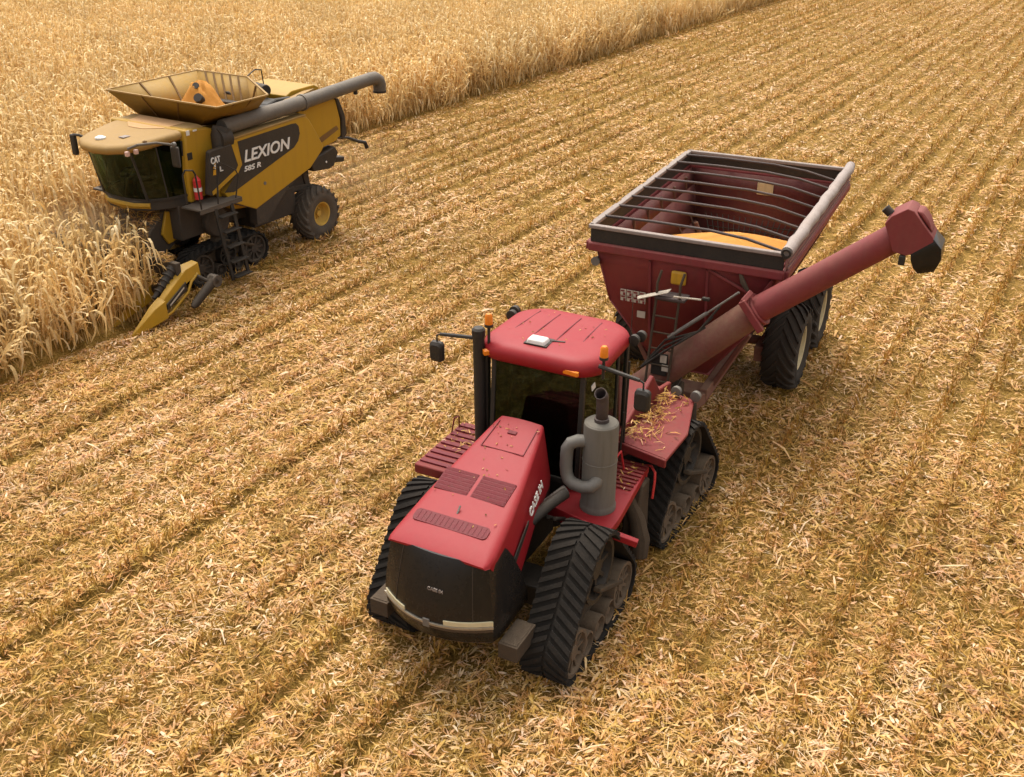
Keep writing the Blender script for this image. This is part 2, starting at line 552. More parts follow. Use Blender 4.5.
# ------------------------------------------------------------------ the field: ground sheet with row ridges
ROW = 0.762
ROW0 = -9.77
EDGE_NEAR, EDGE_FAR = -19.35, -26.9          # standing corn begins left of these lines, in front of / behind the combine


def vnoise(x, y, seed):
    """smooth value noise"""
    xi, yi = np.floor(x).astype(np.int64), np.floor(y).astype(np.int64)
    xf, yf = x - xi, y - yi
    xf, yf = xf * xf * (3 - 2 * xf), yf * yf * (3 - 2 * yf)

    def h(a, b):
        n = (a * 374761393 + b * 668265263 + seed * 974634777) & 0xffffffff
        n = ((n ^ (n >> 13)) * 1274126177) & 0xffffffff
        return ((n ^ (n >> 16)) & 0xffff) / 65535.0
    return (h(xi, yi) * (1 - xf) + h(xi + 1, yi) * xf) * (1 - yf) + (h(xi, yi + 1) * (1 - xf) + h(xi + 1, yi + 1) * xf) * yf


def row_strength(x, y):
    k = np.round((x - ROW0) / ROW).astype(np.int64)
    n = (k * 2654435761) & 0xffff
    along = vnoise(k * 7.31, y * 0.16, 41)
    near = np.clip((np.asarray(y) - 8) / 22.0, 0, 1)
    deep = sum(np.exp(-((np.asarray(x) - c) / 0.4) ** 2) for c in (-9.77, -11.9, -1.43, -7.1, -21.3, -22.9, -4.4))      # rows pressed by earlier wheels
    return np.minimum(0.42 * deep + (0.24 + 0.80 * (n / 65535.0) ** 1.4) * (0.28 + 1.0 * along) * (0.78 + 0.30 * near), 0.85)


def row_phase(x, y):
    """signed distance to the nearest corn row, metres (rows wander a little)"""
    w = 0.05 * (vnoise(x * 0.0 + np.round((x - ROW0) / ROW) * 3.1, y * 0.12, 3) - 0.5)
    return (x - ROW0 - w + ROW / 2) % ROW - ROW / 2


def height(x, y):
    d = row_phase(x, y)
    s = row_strength(x, y)
    ridge = np.exp(-(d / 0.13) ** 2) * 0.085 * s
    furrow = -np.exp(-((d - 0.22) / 0.10) ** 2) * 0.05 * s
    return ridge + furrow + 0.05 * (vnoise(x * 1.3, y * 1.3, 5) - 0.5) + 0.10 * (vnoise(x * 0.25, y * 0.25, 6) - 0.5)


def axis_coords(lo, a, step, b, hi):
    inner = np.arange(a, b, step)
    left = a - np.geomspace(step * 3, a - lo, 14)[::-1]
    right = b + np.geomspace(step * 3, hi - b, 14)
    return np.concatenate([left, inner, right])


gx = axis_coords(-900, -50, 0.127, 26, 800)
gy = axis_coords(-300, 1, 0.30, 112, 1500)
GX, GY = np.meshgrid(gx, gy)
GZ = height(GX, GY) - 0.02
ii = np.arange(len(gx) * len(gy)).reshape(len(gy), len(gx))
gq = np.stack([ii[:-1, :-1], ii[:-1, 1:], ii[1:, 1:], ii[1:, :-1]], -1).reshape(-1, 4)


def ground_material():
    m = bpy.data.materials.new('stubble_ground')
    m.use_nodes = True
    nt = m.node_tree
    L = nt.links.new
    b = nt.nodes['Principled BSDF']
    geo = nd(nt, 'ShaderNodeNewGeometry')
    n1 = nd(nt, 'ShaderNodeTexNoise', Scale=26.0, Detail=8.0, Roughness=0.75)
    n2 = nd(nt, 'ShaderNodeTexVoronoi', Scale=14.0, Randomness=1.0)
    n3 = nd(nt, 'ShaderNodeTexNoise', Scale=1.7, Detail=5.0, Roughness=0.6)
    for n in (n1, n2, n3):
        L(geo.outputs['Position'], n.inputs['Vector'])
    ramp = nd(nt, 'ShaderNodeValToRGB')
    cr = ramp.color_ramp
    cr.elements[0].position = 0.30
    cr.elements[0].color = (0.038, 0.022, 0.0055, 1)  # dark stops also paint in the small shadows between scraps
    cr.elements[1].position = 0.74
    cr.elements[1].color = (0.50, 0.315, 0.11, 1)
    for p, c in ((0.42, (0.11, 0.062, 0.011)), (0.52, (0.25, 0.142, 0.027)), (0.62, (0.38, 0.225, 0.058))):
        e = cr.elements.new(p)
        e.color = c4(c)
    ad = nd(nt, 'ShaderNodeMath', operation='MULTIPLY_ADD')
    L(n3.outputs['Fac'], ad.inputs[0])
    ad.inputs[1].default_value = 0.35
    mm = nd(nt, 'ShaderNodeMath', operation='MULTIPLY_ADD')
    L(n1.outputs['Fac'], mm.inputs[0])
    mm.inputs[1].default_value = 0.95
    mm.inputs[2].default_value = -0.12
    L(mm.outputs[0], ad.inputs[2])
    L(ad.outputs[0], ramp.inputs[0])
    L(ramp.outputs[0], b.inputs['Base Color'])
    b.inputs['Roughness'].default_value = 0.9
    b.inputs['Specular IOR Level'].default_value = 0.1
    bp = nd(nt, 'ShaderNodeBump', Strength=0.9, Distance=0.08)
    L(n1.outputs['Fac'], bp.inputs['Height'])
    L(bp.outputs[0], b.inputs['Normal'])
    return m


ground = bpy.data.objects.new('ground', np_mesh('ground', np.stack([GX, GY, GZ], -1).reshape(-1, 3), gq, ground_material(), smooth=True))
COL.objects.link(ground)
tag(ground, 'harvested corn field floor with low stubble ridges', 'ground', kind='structure')

RB = np.array([[_r.x, _r.y, _r.z], [_u.x, _u.y, _u.z], [_f.x, _f.y, _f.z]])


def in_view(x, y, z, mx=1.5, my=1.5):
    d = np.stack([x, y, z - CAM_H], -1)
    q = d @ RB.T
    w = np.maximum(q[..., 2], 0.01)
    return (q[..., 2] > 1) & (np.abs(q[..., 0] / w) < mx * 512 / CAM_F) & (np.abs(q[..., 1] / w) < my * 388.5 / CAM_F)


def standing(x, y):
    """True where the corn still stands"""
    near = (x < EDGE_NEAR + 0.25 * (vnoise(y * 0.7, y * 0, 8) - 0.5)) & (y < 16.1)
    left = (x < -25.5) & (y < 22.5)
    far = (x < EDGE_FAR + 0.5 * (vnoise(y * 0.3, y * 0, 9) - 0.5)) & (y >= 22.5)
    return near | left | far


# ------------------------------------------------------------------ litter of shredded leaves, husks and stubble
def scatter_points(y0, y1, x0, x1, dens):
    n = int((y1 - y0) * (x1 - x0) * dens)
    return RNG.uniform(x0, x1, n), RNG.uniform(y0, y1, n)


def strips(x, y, z, L, W, az, pitch, bend, roll, tone, wprof=(0.55, 1.0, 0.2)):
    """each leaf scrap is a bent two-quad strip"""
    n = len(x)
    dirv = np.stack([np.cos(az) * np.cos(pitch), np.sin(az) * np.cos(pitch), np.sin(pitch)], -1)
    side = np.stack([-np.sin(az), np.cos(az), np.zeros(n)], -1)
    up = np.cross(dirv, side)
    side, up = side * np.cos(roll)[:, None] + up * np.sin(roll)[:, None], -side * np.sin(roll)[:, None] + up * np.cos(roll)[:, None]
    V = np.zeros((n, 3, 2, 3), np.float32)
    base = np.stack([x, y, z], -1)
    for k, t in enumerate((-0.5, 0.0, 0.5)):
        c = base + dirv * (L * t)[:, None] + up * (bend * L * (0.25 - t * t) * 4 * 0.25)[:, None]
        h = side * (W * wprof[k] * 0.5)[:, None]
        V[:, k, 0] = c - h
        V[:, k, 1] = c + h
    base_i = (np.arange(n) * 6)[:, None]
    F = np.concatenate([base_i + np.array([0, 1, 3, 2]), base_i + np.array([2, 3, 5, 4])], 1).reshape(-1, 4)
    return V.reshape(-1, 3), F, np.repeat(tone, 6)


VV, FF, TT = [], [], []


def push(res):
    o = sum(len(v) for v in VV)
    VV.append(res[0])
    FF.append(res[1] + o)
    TT.append(res[2])


bands = [(0.5, 14, 620, 1.0), (14, 20, 450, 1.08), (20, 28, 260, 1.25), (28, 40, 140, 1.55), (40, 60, 100, 1.7), (60, 112, 62, 2.0)]
for (ya, yb, dens, sc_) in bands:
    x, y = scatter_points(ya, yb, -28.5, 22, dens)
    d = row_phase(x, y)
    s = row_strength(x, y)
    keep = in_view(x, y, 0 * x) & ~standing(x, y)
    patch = vnoise(x * 0.9, y * 0.9, 21)
    # scraps lie thick between the rows, thinner in the furrow beside each row of stubble
    p = 1.0 - (0.72 if ya < 28 else 0.98) * s * np.exp(-((d - 0.20) / (0.10 if ya < 28 else 0.14)) ** 2) - 0.15 * (patch < 0.35)
    keep &= RNG.random(len(x)) < p
    x, y, d, s, patch = x[keep], y[keep], d[keep], s[keep], patch[keep]
    n = len(x)
    kind = RNG.random(n)
    L = np.where(kind < 0.58, RNG.uniform(0.08, 0.26, n), np.where(kind < 0.77, RNG.uniform(0.08, 0.22, n), np.where(kind < 0.92, RNG.uniform(0.07, 0.17, n), RNG.uniform(0.05, 0.13, n))))
    W = np.where(kind < 0.58, RNG.uniform(0.006, 0.013, n), np.where(kind < 0.77, RNG.uniform(0.014, 0.028, n), np.where(kind < 0.92, RNG.uniform(0.026, 0.050, n), RNG.uniform(0.008, 0.018, n))))
    long_leaf = RNG.random(n) < 0.03
    L = np.where(long_leaf, RNG.uniform(0.25, 0.48, n), L)
    size = 0.75 + 0.5 * vnoise(x * 0.5, y * 0.5, 51)
    L, W = L * (0.6 + 0.4 * sc_) * size, W * sc_ ** 1.15 * size
    az = RNG.uniform(0, 2 * np.pi, n)
    pitch = RNG.normal(0, 0.20, n)
    roll = RNG.normal(0, 0.32, n)
    bend = RNG.normal(0.12, 0.28, n)
    z = height(x, y) + np.abs(RNG.normal(0, 0.028, n)) + 0.012 + np.abs(np.sin(pitch)) * L * 0.4
    tone = 0.57 + 0.26 * (patch - 0.5) + 0.22 * (vnoise(x * 2.6, y * 2.6, 61) - 0.5) + RNG.normal(0, 0.17, n) + np.where(kind > 0.77, 0.10, 0.0) - 0.16 * s * np.exp(-((d - 0.08) / 0.14) ** 2)  # the row term darkens scraps on one side, painted ridge shade
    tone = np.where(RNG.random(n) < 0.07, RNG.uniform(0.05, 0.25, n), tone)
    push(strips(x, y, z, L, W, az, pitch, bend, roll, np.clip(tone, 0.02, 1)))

# stubble: cut stalks with shreds standing in the rows
kmin, kmax = int((-28.0 - ROW0) / ROW) - 1, int((22 - ROW0) / ROW) + 1
for (ya, yb, step, per, sc_) in ((0.5, 20, 0.07, 5, 1.0), (20, 40, 0.10, 4, 1.3), (40, 112, 0.22, 3, 1.9)):
    ys = np.arange(ya, yb, step)
    ks = np.arange(kmin, kmax)
    KX, KY = np.meshgrid(ks, ys)
    x0 = ROW0 + KX.ravel() * ROW
    y0 = KY.ravel() + RNG.uniform(-step / 2, step / 2, KX.size)
    st = row_strength(x0, y0)
    m = in_view(x0, y0, 0 * x0) & ~standing(x0, y0) & (RNG.random(len(x0)) < 0.35 + 0.65 * st)
    x0, y0, st = x0[m], y0[m], st[m]
    for k in range(per):
        n = len(x0)
        x = x0 + RNG.normal(0, 0.055, n)
        y = y0 + RNG.normal(0, 0.05, n)
        L = RNG.uniform(0.10, 0.30, n) * (0.6 + 0.5 * st) * (0.8 + 0.2 * sc_)
        W = RNG.uniform(0.012, 0.028, n) * sc_
        pitch = np.clip(RNG.normal(1.0, 0.35, n), 0.2, 1.5)
        z = height(x, y) + np.sin(pitch) * L * 0.45
        tone = np.clip(0.34 + RNG.normal(0, 0.14, n), 0.02, 1)
        push(strips(x, y, z, L, W, RNG.uniform(0, 2 * np.pi, n), pitch, RNG.normal(0, 0.4, n), RNG.normal(0, 0.5, n), tone, (0.9, 0.9, 0.4)))

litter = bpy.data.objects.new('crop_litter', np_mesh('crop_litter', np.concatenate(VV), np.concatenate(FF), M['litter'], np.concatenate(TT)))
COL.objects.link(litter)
tag(litter, 'golden carpet of shredded corn leaves, husks and cut stubble', 'crop residue', kind='stuff')
N_LITTER = len(litter.data.polygons)
del VV, FF, TT


# ------------------------------------------------------------------ standing corn (dry plants, instanced in rows)
def corn_plant(seed, hgt, nleaf):
    r = np.random.default_rng(seed)
    V, F, T = [], [], []

    def addv(v, f, t):
        o = sum(len(a) for a in V)
        V.append(np.array(v, float))
        F.append(np.array(f, int) + o)
        T.append(np.array(t, float))

    lean = r.normal(0, 0.06, 2)
    kink = r.normal(0, 0.08, 2) 

    def stem(t):
        return np.array([lean[0] * hgt * t + kink[0] * t * t, lean[1] * hgt * t + kink[1] * t * t, hgt * t])
    ks = np.linspace(0, 1, 6)
    vs, fs = [], []
    for k, t in enumerate(ks):
        p = stem(t)
        rad = 0.014 * (1 - 0.7 * t)
        for a in range(4):
            vs.append(p + np.array([math.cos(a * math.pi / 2), math.sin(a * math.pi / 2), 0]) * rad)
        if k:
            b = (k - 1) * 4
            for a in range(4):
                fs.append((b + a, b + (a + 1) % 4, b + 4 + (a + 1) % 4, b + 4 + a))
    addv(vs, fs, np.full(len(vs), 0.33))
    az0 = r.uniform(0, 2 * math.pi)
    for i in range(nleaf):
        t0 = 0.16 + 0.80 * (i + r.uniform(0, 0.7)) / nleaf
        p0 = stem(t0)
        az = az0 + (i % 2) * math.pi + r.normal(0, 0.5)
        Lf = r.uniform(0.50, 1.0) * (1.0 - 0.35 * abs(t0 - 0.55))
        W = r.uniform(0.045, 0.085)
        elev = r.uniform(0.3, 1.25)                # leaves the stem steeply, breaks over and hangs
        drop = r.uniform(2.0, 3.6)
        nseg = 6
        tw = r.normal(0, 1.2)
        p = p0.copy()
        fold = r.uniform(0.05, 0.38)
        tone = np.clip(r.normal(0.56, 0.17), 0.05, 0.92)
        vs, fs, ts = [], [], []
        for k in range(nseg + 1):
            u = k / nseg
            w = W * (0.45 + 1.6 * u * (1 - u) + 0.1) * (1 - 0.75 * u ** 3)
            e = elev - drop * min(1.0, max(0.0, (u - fold * 0.5) / (0.75 - fold * 0.5))) ** 0.7
            e = max(e, -1.5)
            dirv = np.array([math.cos(az) * math.cos(e), math.sin(az) * math.cos(e), math.sin(e)])
            if k:
                p = p + dirv * Lf / nseg
            side = np.array([-math.sin(az), math.cos(az), 0])
            upv = np.cross(dirv, side)
            ang = tw * u
            s2 = side * math.cos(ang) + upv * math.sin(ang)
            az += r.normal(0, 0.12)
            q = p.copy()
            q[2] = max(q[2], 0.02)
            vs += [q - s2 * w / 2, q + s2 * w / 2]
            ts += [tone + 0.10 * u + r.normal(0, 0.03)] * 2
            if k:
                b = (k - 1) * 2
                fs.append((b, b + 1, b + 3, b + 2))
        addv(vs, fs, ts)
    # husked ear hanging at mid height
    for e in range(1 if r.random() < 0.8 else 2):
        p0 = stem(0.42 + 0.08 * e)
        az = r.uniform(0, 2 * math.pi)
        el = r.uniform(-1.3, 0.6)
        d = np.array([math.cos(az) * math.cos(el), math.sin(az) * math.cos(el), math.sin(el)])
        sd = np.array([-math.sin(az), math.cos(az), 0])
        up = np.cross(d, sd)
        vs, fs = [], []
        for k, (t, rad) in enumerate(((0, 0.012), (0.08, 0.033), (0.18, 0.028), (0.28, 0.006))):
            for a in range(5):
                an = a * 2 * math.pi / 5
                vs.append(p0 + d * t + (sd * math.cos(an) + up * math.sin(an)) * rad)
            if k:
                b = (k - 1) * 5
                for a in range(5):
                    fs.append((b + a, b + (a + 1) % 5, b + 5 + (a + 1) % 5, b + 5 + a))
        addv(vs, fs, np.full(len(vs), 0.74))
    # tassel
    top = stem(1.0)
    for i in range(5):
        az = r.uniform(0, 2 * math.pi)
        el = r.uniform(0.5, 1.5) if i else 1.45
        d = np.array([math.cos(az) * math.cos(el), math.sin(az) * math.cos(el), math.sin(el)])
        sd = np.array([-math.sin(az), math.cos(az), 0]) * 0.006
        L = r.uniform(0.10, 0.22)
        m = top + d * L * 0.5
        q = top + d * L + np.array([0, 0, -0.04])
        addv([top - sd, top + sd, m - sd * 1.4, m + sd * 1.4, q - sd * 0.6, q + sd * 0.6], [(0, 1, 3, 2), (2, 3, 5, 4)], np.full(6, 0.52))
    return np.concatenate(V), np.concatenate(F), np.clip(np.concatenate(T), 0, 1)


corn_lib = bpy.data.collections.new('corn_plants')
NVAR = 12
for i in range(NVAR):
    v, f, t = corn_plant(100 + i, 2.0 + 0.045 * (i % 7) + 0.12 * (i % 2), 14 + i % 5)
    o = bpy.data.objects.new('corn_plant', np_mesh('corn_plant', v, f, M['corn_leaf'], t))
    corn_lib.objects.link(o)

ys = np.arange(2, 122, 0.135)
ks = np.arange(int((-115 - ROW0) / ROW), int((-18.5 - ROW0) / ROW) + 1)
KX, KY = np.meshgrid(ks, ys)
cx = ROW0 + KX.ravel() * ROW + RNG.normal(0, 0.05, KX.size)
cy = KY.ravel() + RNG.uniform(-0.07, 0.07, KX.size)
m = standing(cx, cy) & (in_view(cx, cy, 0 * cx, 1.15, 1.15) | in_view(cx, cy, 0 * cx + 2.3, 1.15, 1.15))
cx, cy = cx[m], cy[m]
far_thin = RNG.random(len(cx)) < np.where(np.hypot(cx, cy) > 70, 0.8, 1.0)
cx, cy = cx[far_thin], cy[far_thin]
n = len(cx)
crot = np.stack([RNG.normal(0, 0.09, n), RNG.normal(0, 0.09, n), RNG.uniform(0, 2 * np.pi, n)], -1)
# plants on the open edge lean and break outwards over the stubble
edge = ((cx > EDGE_NEAR - 0.9) & (cy < 15.4)) | ((cx > EDGE_FAR - 0.9) & (cy > 22.5))
crot[:, 1] += np.where(edge & (RNG.random(n) < 0.38), np.abs(RNG.normal(0.25, 0.25, n)), 0) * np.cos(crot[:, 2])
crot[:, 0] += np.where(edge & (RNG.random(n) < 0.25), RNG.normal(0.0, 0.25, n), 0)
csc = RNG.uniform(0.86, 1.14, n) * (0.94 + 0.12 * vnoise(cx * 0.3, cy * 0.3, 31))
me = bpy.data.meshes.new('standing_corn')
me.vertices.add(n)
me.vertices.foreach_set('co', np.stack([cx, cy, height(cx, cy) - 0.02], -1).astype(np.float32).ravel())
a = me.attributes.new('plant_turn', 'FLOAT_VECTOR', 'POINT')
a.data.foreach_set('vector', crot.astype(np.float32).ravel())
a = me.attributes.new('plant_size', 'FLOAT', 'POINT')
a.data.foreach_set('value', csc.astype(np.float32))
a = me.attributes.new('plant_kind', 'INT', 'POINT')
a.data.foreach_set('value', RNG.integers(0, NVAR, n).astype(np.int32))
corn = bpy.data.objects.new('standing_corn', me)
COL.objects.link(corn)
tag(corn, 'dense block of dry straw coloured corn not yet cut, around the yellow combine', 'corn crop', kind='stuff')
ng = bpy.data.node_groups.new('plant_corn', 'GeometryNodeTree')
ng.interface.new_socket('Geometry', in_out='INPUT', socket_type='NodeSocketGeometry')
ng.interface.new_socket('Geometry', in_out='OUTPUT', socket_type='NodeSocketGeometry')
gi, go = ng.nodes.new('NodeGroupInput'), ng.nodes.new('NodeGroupOutput')
ip = ng.nodes.new('GeometryNodeInstanceOnPoints')
ci = ng.nodes.new('GeometryNodeCollectionInfo')
ci.inputs['Collection'].default_value = corn_lib
ci.inputs['Separate Children'].default_value = True
ci.inputs['Reset Children'].default_value = True


def named(nm, dt):
    q = ng.nodes.new('GeometryNodeInputNamedAttribute')
    q.data_type = dt
    q.inputs['Name'].default_value = nm
    return q.outputs['Attribute']


ip.inputs['Pick Instance'].default_value = True
ng.links.new(gi.outputs[0], ip.inputs['Points'])
ng.links.new(ci.outputs[0], ip.inputs['Instance'])
ng.links.new(named('plant_kind', 'INT'), ip.inputs['Instance Index'])
e2r = ng.nodes.new('FunctionNodeEulerToRotation')
ng.links.new(named('plant_turn', 'FLOAT_VECTOR'), e2r.inputs[0])
ng.links.new(e2r.outputs[0], ip.inputs['Rotation'])
ng.links.new(named('plant_size', 'FLOAT'), ip.inputs['Scale'])
ng.links.new(ip.outputs[0], go.inputs[0])
corn.modifiers.new('plants', 'NODES').node_group = ng
print('litter faces', N_LITTER, 'corn plants', n)


# ------------------------------------------------------------------ shared builders for wheels, tracks and people
def hull2(pts):
    pts = sorted(set((round(a, 5), round(b, 5)) for a, b in pts))

    def half(ps):
        h = []
        for p in ps:
            while len(h) > 1 and (h[-1][0] - h[-2][0]) * (p[1] - h[-2][1]) - (h[-1][1] - h[-2][1]) * (p[0] - h[-2][0]) <= 0:
                h.pop()
            h.append(p)
        return h
    a, b = half(pts), half(pts[::-1])
    return a[:-1] + b[:-1]


def belt_path(circles, extra):
    pts = []
    for (x, z, r) in circles:
        for k in range(48):
            an = 2 * math.pi * k / 48
            pts.append((x + (r + extra) * math.cos(an), z + (r + extra) * math.sin(an)))
    return hull2(pts)


def resample(loop, step):
    P = [Vector((a, b)) for a, b in loop]
    n = len(P)
    L = [(P[(i + 1) % n] - P[i]).length for i in range(n)]
    tot = sum(L)
    cnt = int(tot / step)
    out = []
    i, acc = 0, 0.0
    for k in range(cnt):
        s = tot * k / cnt
        while acc + L[i] < s:
            acc += L[i]
            i += 1
        t = (s - acc) / L[i]
        p = P[i].lerp(P[(i + 1) % n], t)
        tg = (P[(i + 1) % n] - P[i]).normalized()
        out.append((p, tg))
    return out


def disc_wheel(parent, name, c, r, w, side, xf, mat, hub=True, spokes=0, mat2=None):
    """a track wheel: drum with a dished web facing outwards"""
    q = MB(xf)
    h = w / 2
    o = side
    q.lathe(c, [(-h * o, r * 0.55), (-h * o, r), (h * o, r), (h * o, r * 0.86), (h * o * 0.45, r * 0.80), (h * o * 0.35, r * 0.36), (h * o * 0.8, r * 0.30), (h * o * 0.8, 0.001),
                    (-h * o, 0.001)], n=36)
    if spokes:
        for k in range(spokes):
            an = 2 * math.pi * k / spokes
            q.beam((c[0] + r * 0.30 * math.cos(an), c[1] + h * o * 0.55, c[2] + r * 0.30 * math.sin(an)),
                   (c[0] + r * 0.84 * math.cos(an), c[1] + h * o * 0.62, c[2] + r * 0.84 * math.sin(an)), r * 0.13, 0.05, up=(0, 1, 0))
    b = q.build(name, mat, parent)
    return b


def rubber_track(parent, cxl, y_in, y_out, circles, rollers, xf, lug_step=0.145, mats=('rubber', 'wheel_mud'), lug_h=0.034):
    side = 1 if y_out > y_in else -1
    q = MB(xf)
    outer, inner = belt_path(circles, 0.05), belt_path(circles, 0.012)
    outer = [(cxl + a, b) for a, b in outer]
    inner = [(cxl + a, b) for a, b in inner]
    o_s, i_s = resample(outer, 0.06), resample(inner, 0.06)
    n = min(len(o_s), len(i_s))
    o_s = resample(outer, sum((Vector(outer[i]) - Vector(outer[i - 1])).length for i in range(len(outer))) / n * 0.9999)[:n]
    i_s = resample(inner, sum((Vector(inner[i]) - Vector(inner[i - 1])).length for i in range(len(inner))) / n * 0.9999)[:n]
    rings = [[(p.x, y, p.y) for p, t in s] for s, y in ((o_s, y_in), (o_s, y_out), (i_s, y_out), (i_s, y_in))]
    q.loft(rings + [rings[0]], caps=False)
    # chevron tread bars
    st = resample(outer, lug_step / 6)
    N = len(st)
    ym = (y_in + y_out) / 2
    nl = N // 6
    for k in range(nl):
        for half in (0, 1):
            rows = []
            for s in range(5):
                u = s / 4
                y = ym + (y_out - ym) * (0.05 + 0.95 * u) if half else ym + (y_in - ym) * (0.05 + 0.95 * u)
                idx = (k * 6 + (3 if half else 0) - round(u * 8)) % N
                idb = (idx + 3) % N
                ring = []
                for j, lift in ((idx, 0.0), (idx, lug_h), (idb, lug_h), (idb, 0.0)):
                    p, t = st[j]
                    nrm = Vector((t.y, -t.x))
                    pp = p + nrm * lift
                    ring.append((pp.x, y, pp.y))
                rows.append(ring)
            q.loft(rows)
    belt = q.build('track', M[mats[0]], parent, angle=30)
    wy = y_out - side * 0.06
    for i, (x, z, r) in enumerate(circles):
        if i == 0:
            disc_wheel(belt, 'drive_wheel', (cxl + x, wy - side * 0.22, z), r * 0.97, 0.40, side, xf, M['black'], spokes=8)
        else:
            disc_wheel(belt, 'idler_wheel', (cxl + x, wy - side * 0.13, z), r * 0.97, 0.30, side, xf, M[mats[1]], spokes=10)
    for (x, z, r) in rollers:
        disc_wheel(belt, 'roller_wheel', (cxl + x, wy - side * 0.13, z), r, 0.28, side, xf, M[mats[1]])
    fr = MB(xf)
    z0 = circles[1][1]
    y0, y1 = wy - side * 0.40, wy - side * 0.02
    a, b = min(y0, y1), max(y0, y1)
    w = circles[1][0]
    fr.prism([(cxl - abs(w), z0 - 0.02), (cxl + abs(w), z0 - 0.02), (cxl + abs(w) * 0.75, z0 + 0.16), (cxl + 0.28, z0 + 0.30), (cxl + 0.20, z0 + 0.62), (cxl - 0.20, z0 + 0.62), (cxl - 0.28, z0 + 0.30),
              (cxl - abs(w) * 0.75, z0 + 0.16)], min(y0, y0 + side * .2), max(y0, y0 + side * .2))
    fr.beam((cxl - abs(w) * 0.95, y1, z0 + 0.12), (cxl + 0.1, y1, z0 + 0.55), 0.07, 0.12, up=(0, 1, 0))
    fr.build('track_frame', M['track_frame'], belt, bevel=0.015)
    return belt


def tyre_wheel(parent, c, r, w, side, rim_r, mats, lugs=22, lug_h=0.05, name='wheel', xf=None):
    h = w / 2
    q = MB(xf)
    q.lathe(c, [(-h * 0.80, rim_r), (-h * 0.98, rim_r + 0.10), (-h, rim_r + (r - rim_r) * 0.55), (-h * 0.88, r - 0.09), (-h * 0.55, r - 0.03), (0, r - 0.015), (h * 0.55, r - 0.03), (h * 0.88, r - 0.09),
                (h, rim_r + (r - rim_r) * 0.55), (h * 0.98, rim_r + 0.10), (h * 0.80, rim_r)], n=48)
    for k in range(lugs):
        for half in (0, 1):
            rows = []
            sg = 1 if half else -1
            for s in range(5):
                u = s / 4
                an = 2 * math.pi * (k + 0.5 * half) / lugs - u * 1.25 * w / r * 0.55
                y = sg * h * (0.02 + 0.97 * u)
                rb = r - 0.06 - 0.075 * max(0, u - 0.6) / 0.4
                rt = r + lug_h * 0.5 - 0.07 * max(0, u - 0.6) / 0.4
                da = 0.028 / r * (1 + 0.3 * u)
                rows.append([(c[0] + rr * math.cos(an + d), c[1] + y, c[2] + rr * math.sin(an + d)) for d, rr in ((-da * 1.4, rb), (-da, rt), (da, rt), (da * 1.4, rb))])
            q.loft(rows)
    t = q.build(name, M[mats[0]], parent, angle=30)
    o = side
    m = MB(xf)
    m.lathe(c, [(-h * 0.80 * o, rim_r - 0.02), (-h * 0.84 * o, rim_r + 0.015), (0, rim_r - 0.05), (h * 0.84 * o, rim_r + 0.015), (h * 0.80 * o, rim_r - 0.025), (h * 0.45 * o, rim_r - 0.06), (h * 0.20 * o, rim_r * 0.55),
                (h * 0.26 * o, rim_r * 0.50), (h * 0.26 * o, rim_r * 0.26), (h * 0.5 * o, rim_r * 0.24), (h * 0.5 * o, 0.001), (-h * 0.3 * o, 0.001)], n=40)
    for k in range(10):
        an = 2 * math.pi * k / 10
        p = (c[0] + rim_r * 0.38 * math.cos(an), c[1] + h * 0.26 * o, c[2] + rim_r * 0.38 * math.sin(an))
        m.cyl(p, (p[0], p[1] + 0.03 * o, p[2]), 0.022, n=6)
    m.build('rim', M[mats[1]], t)
    return t


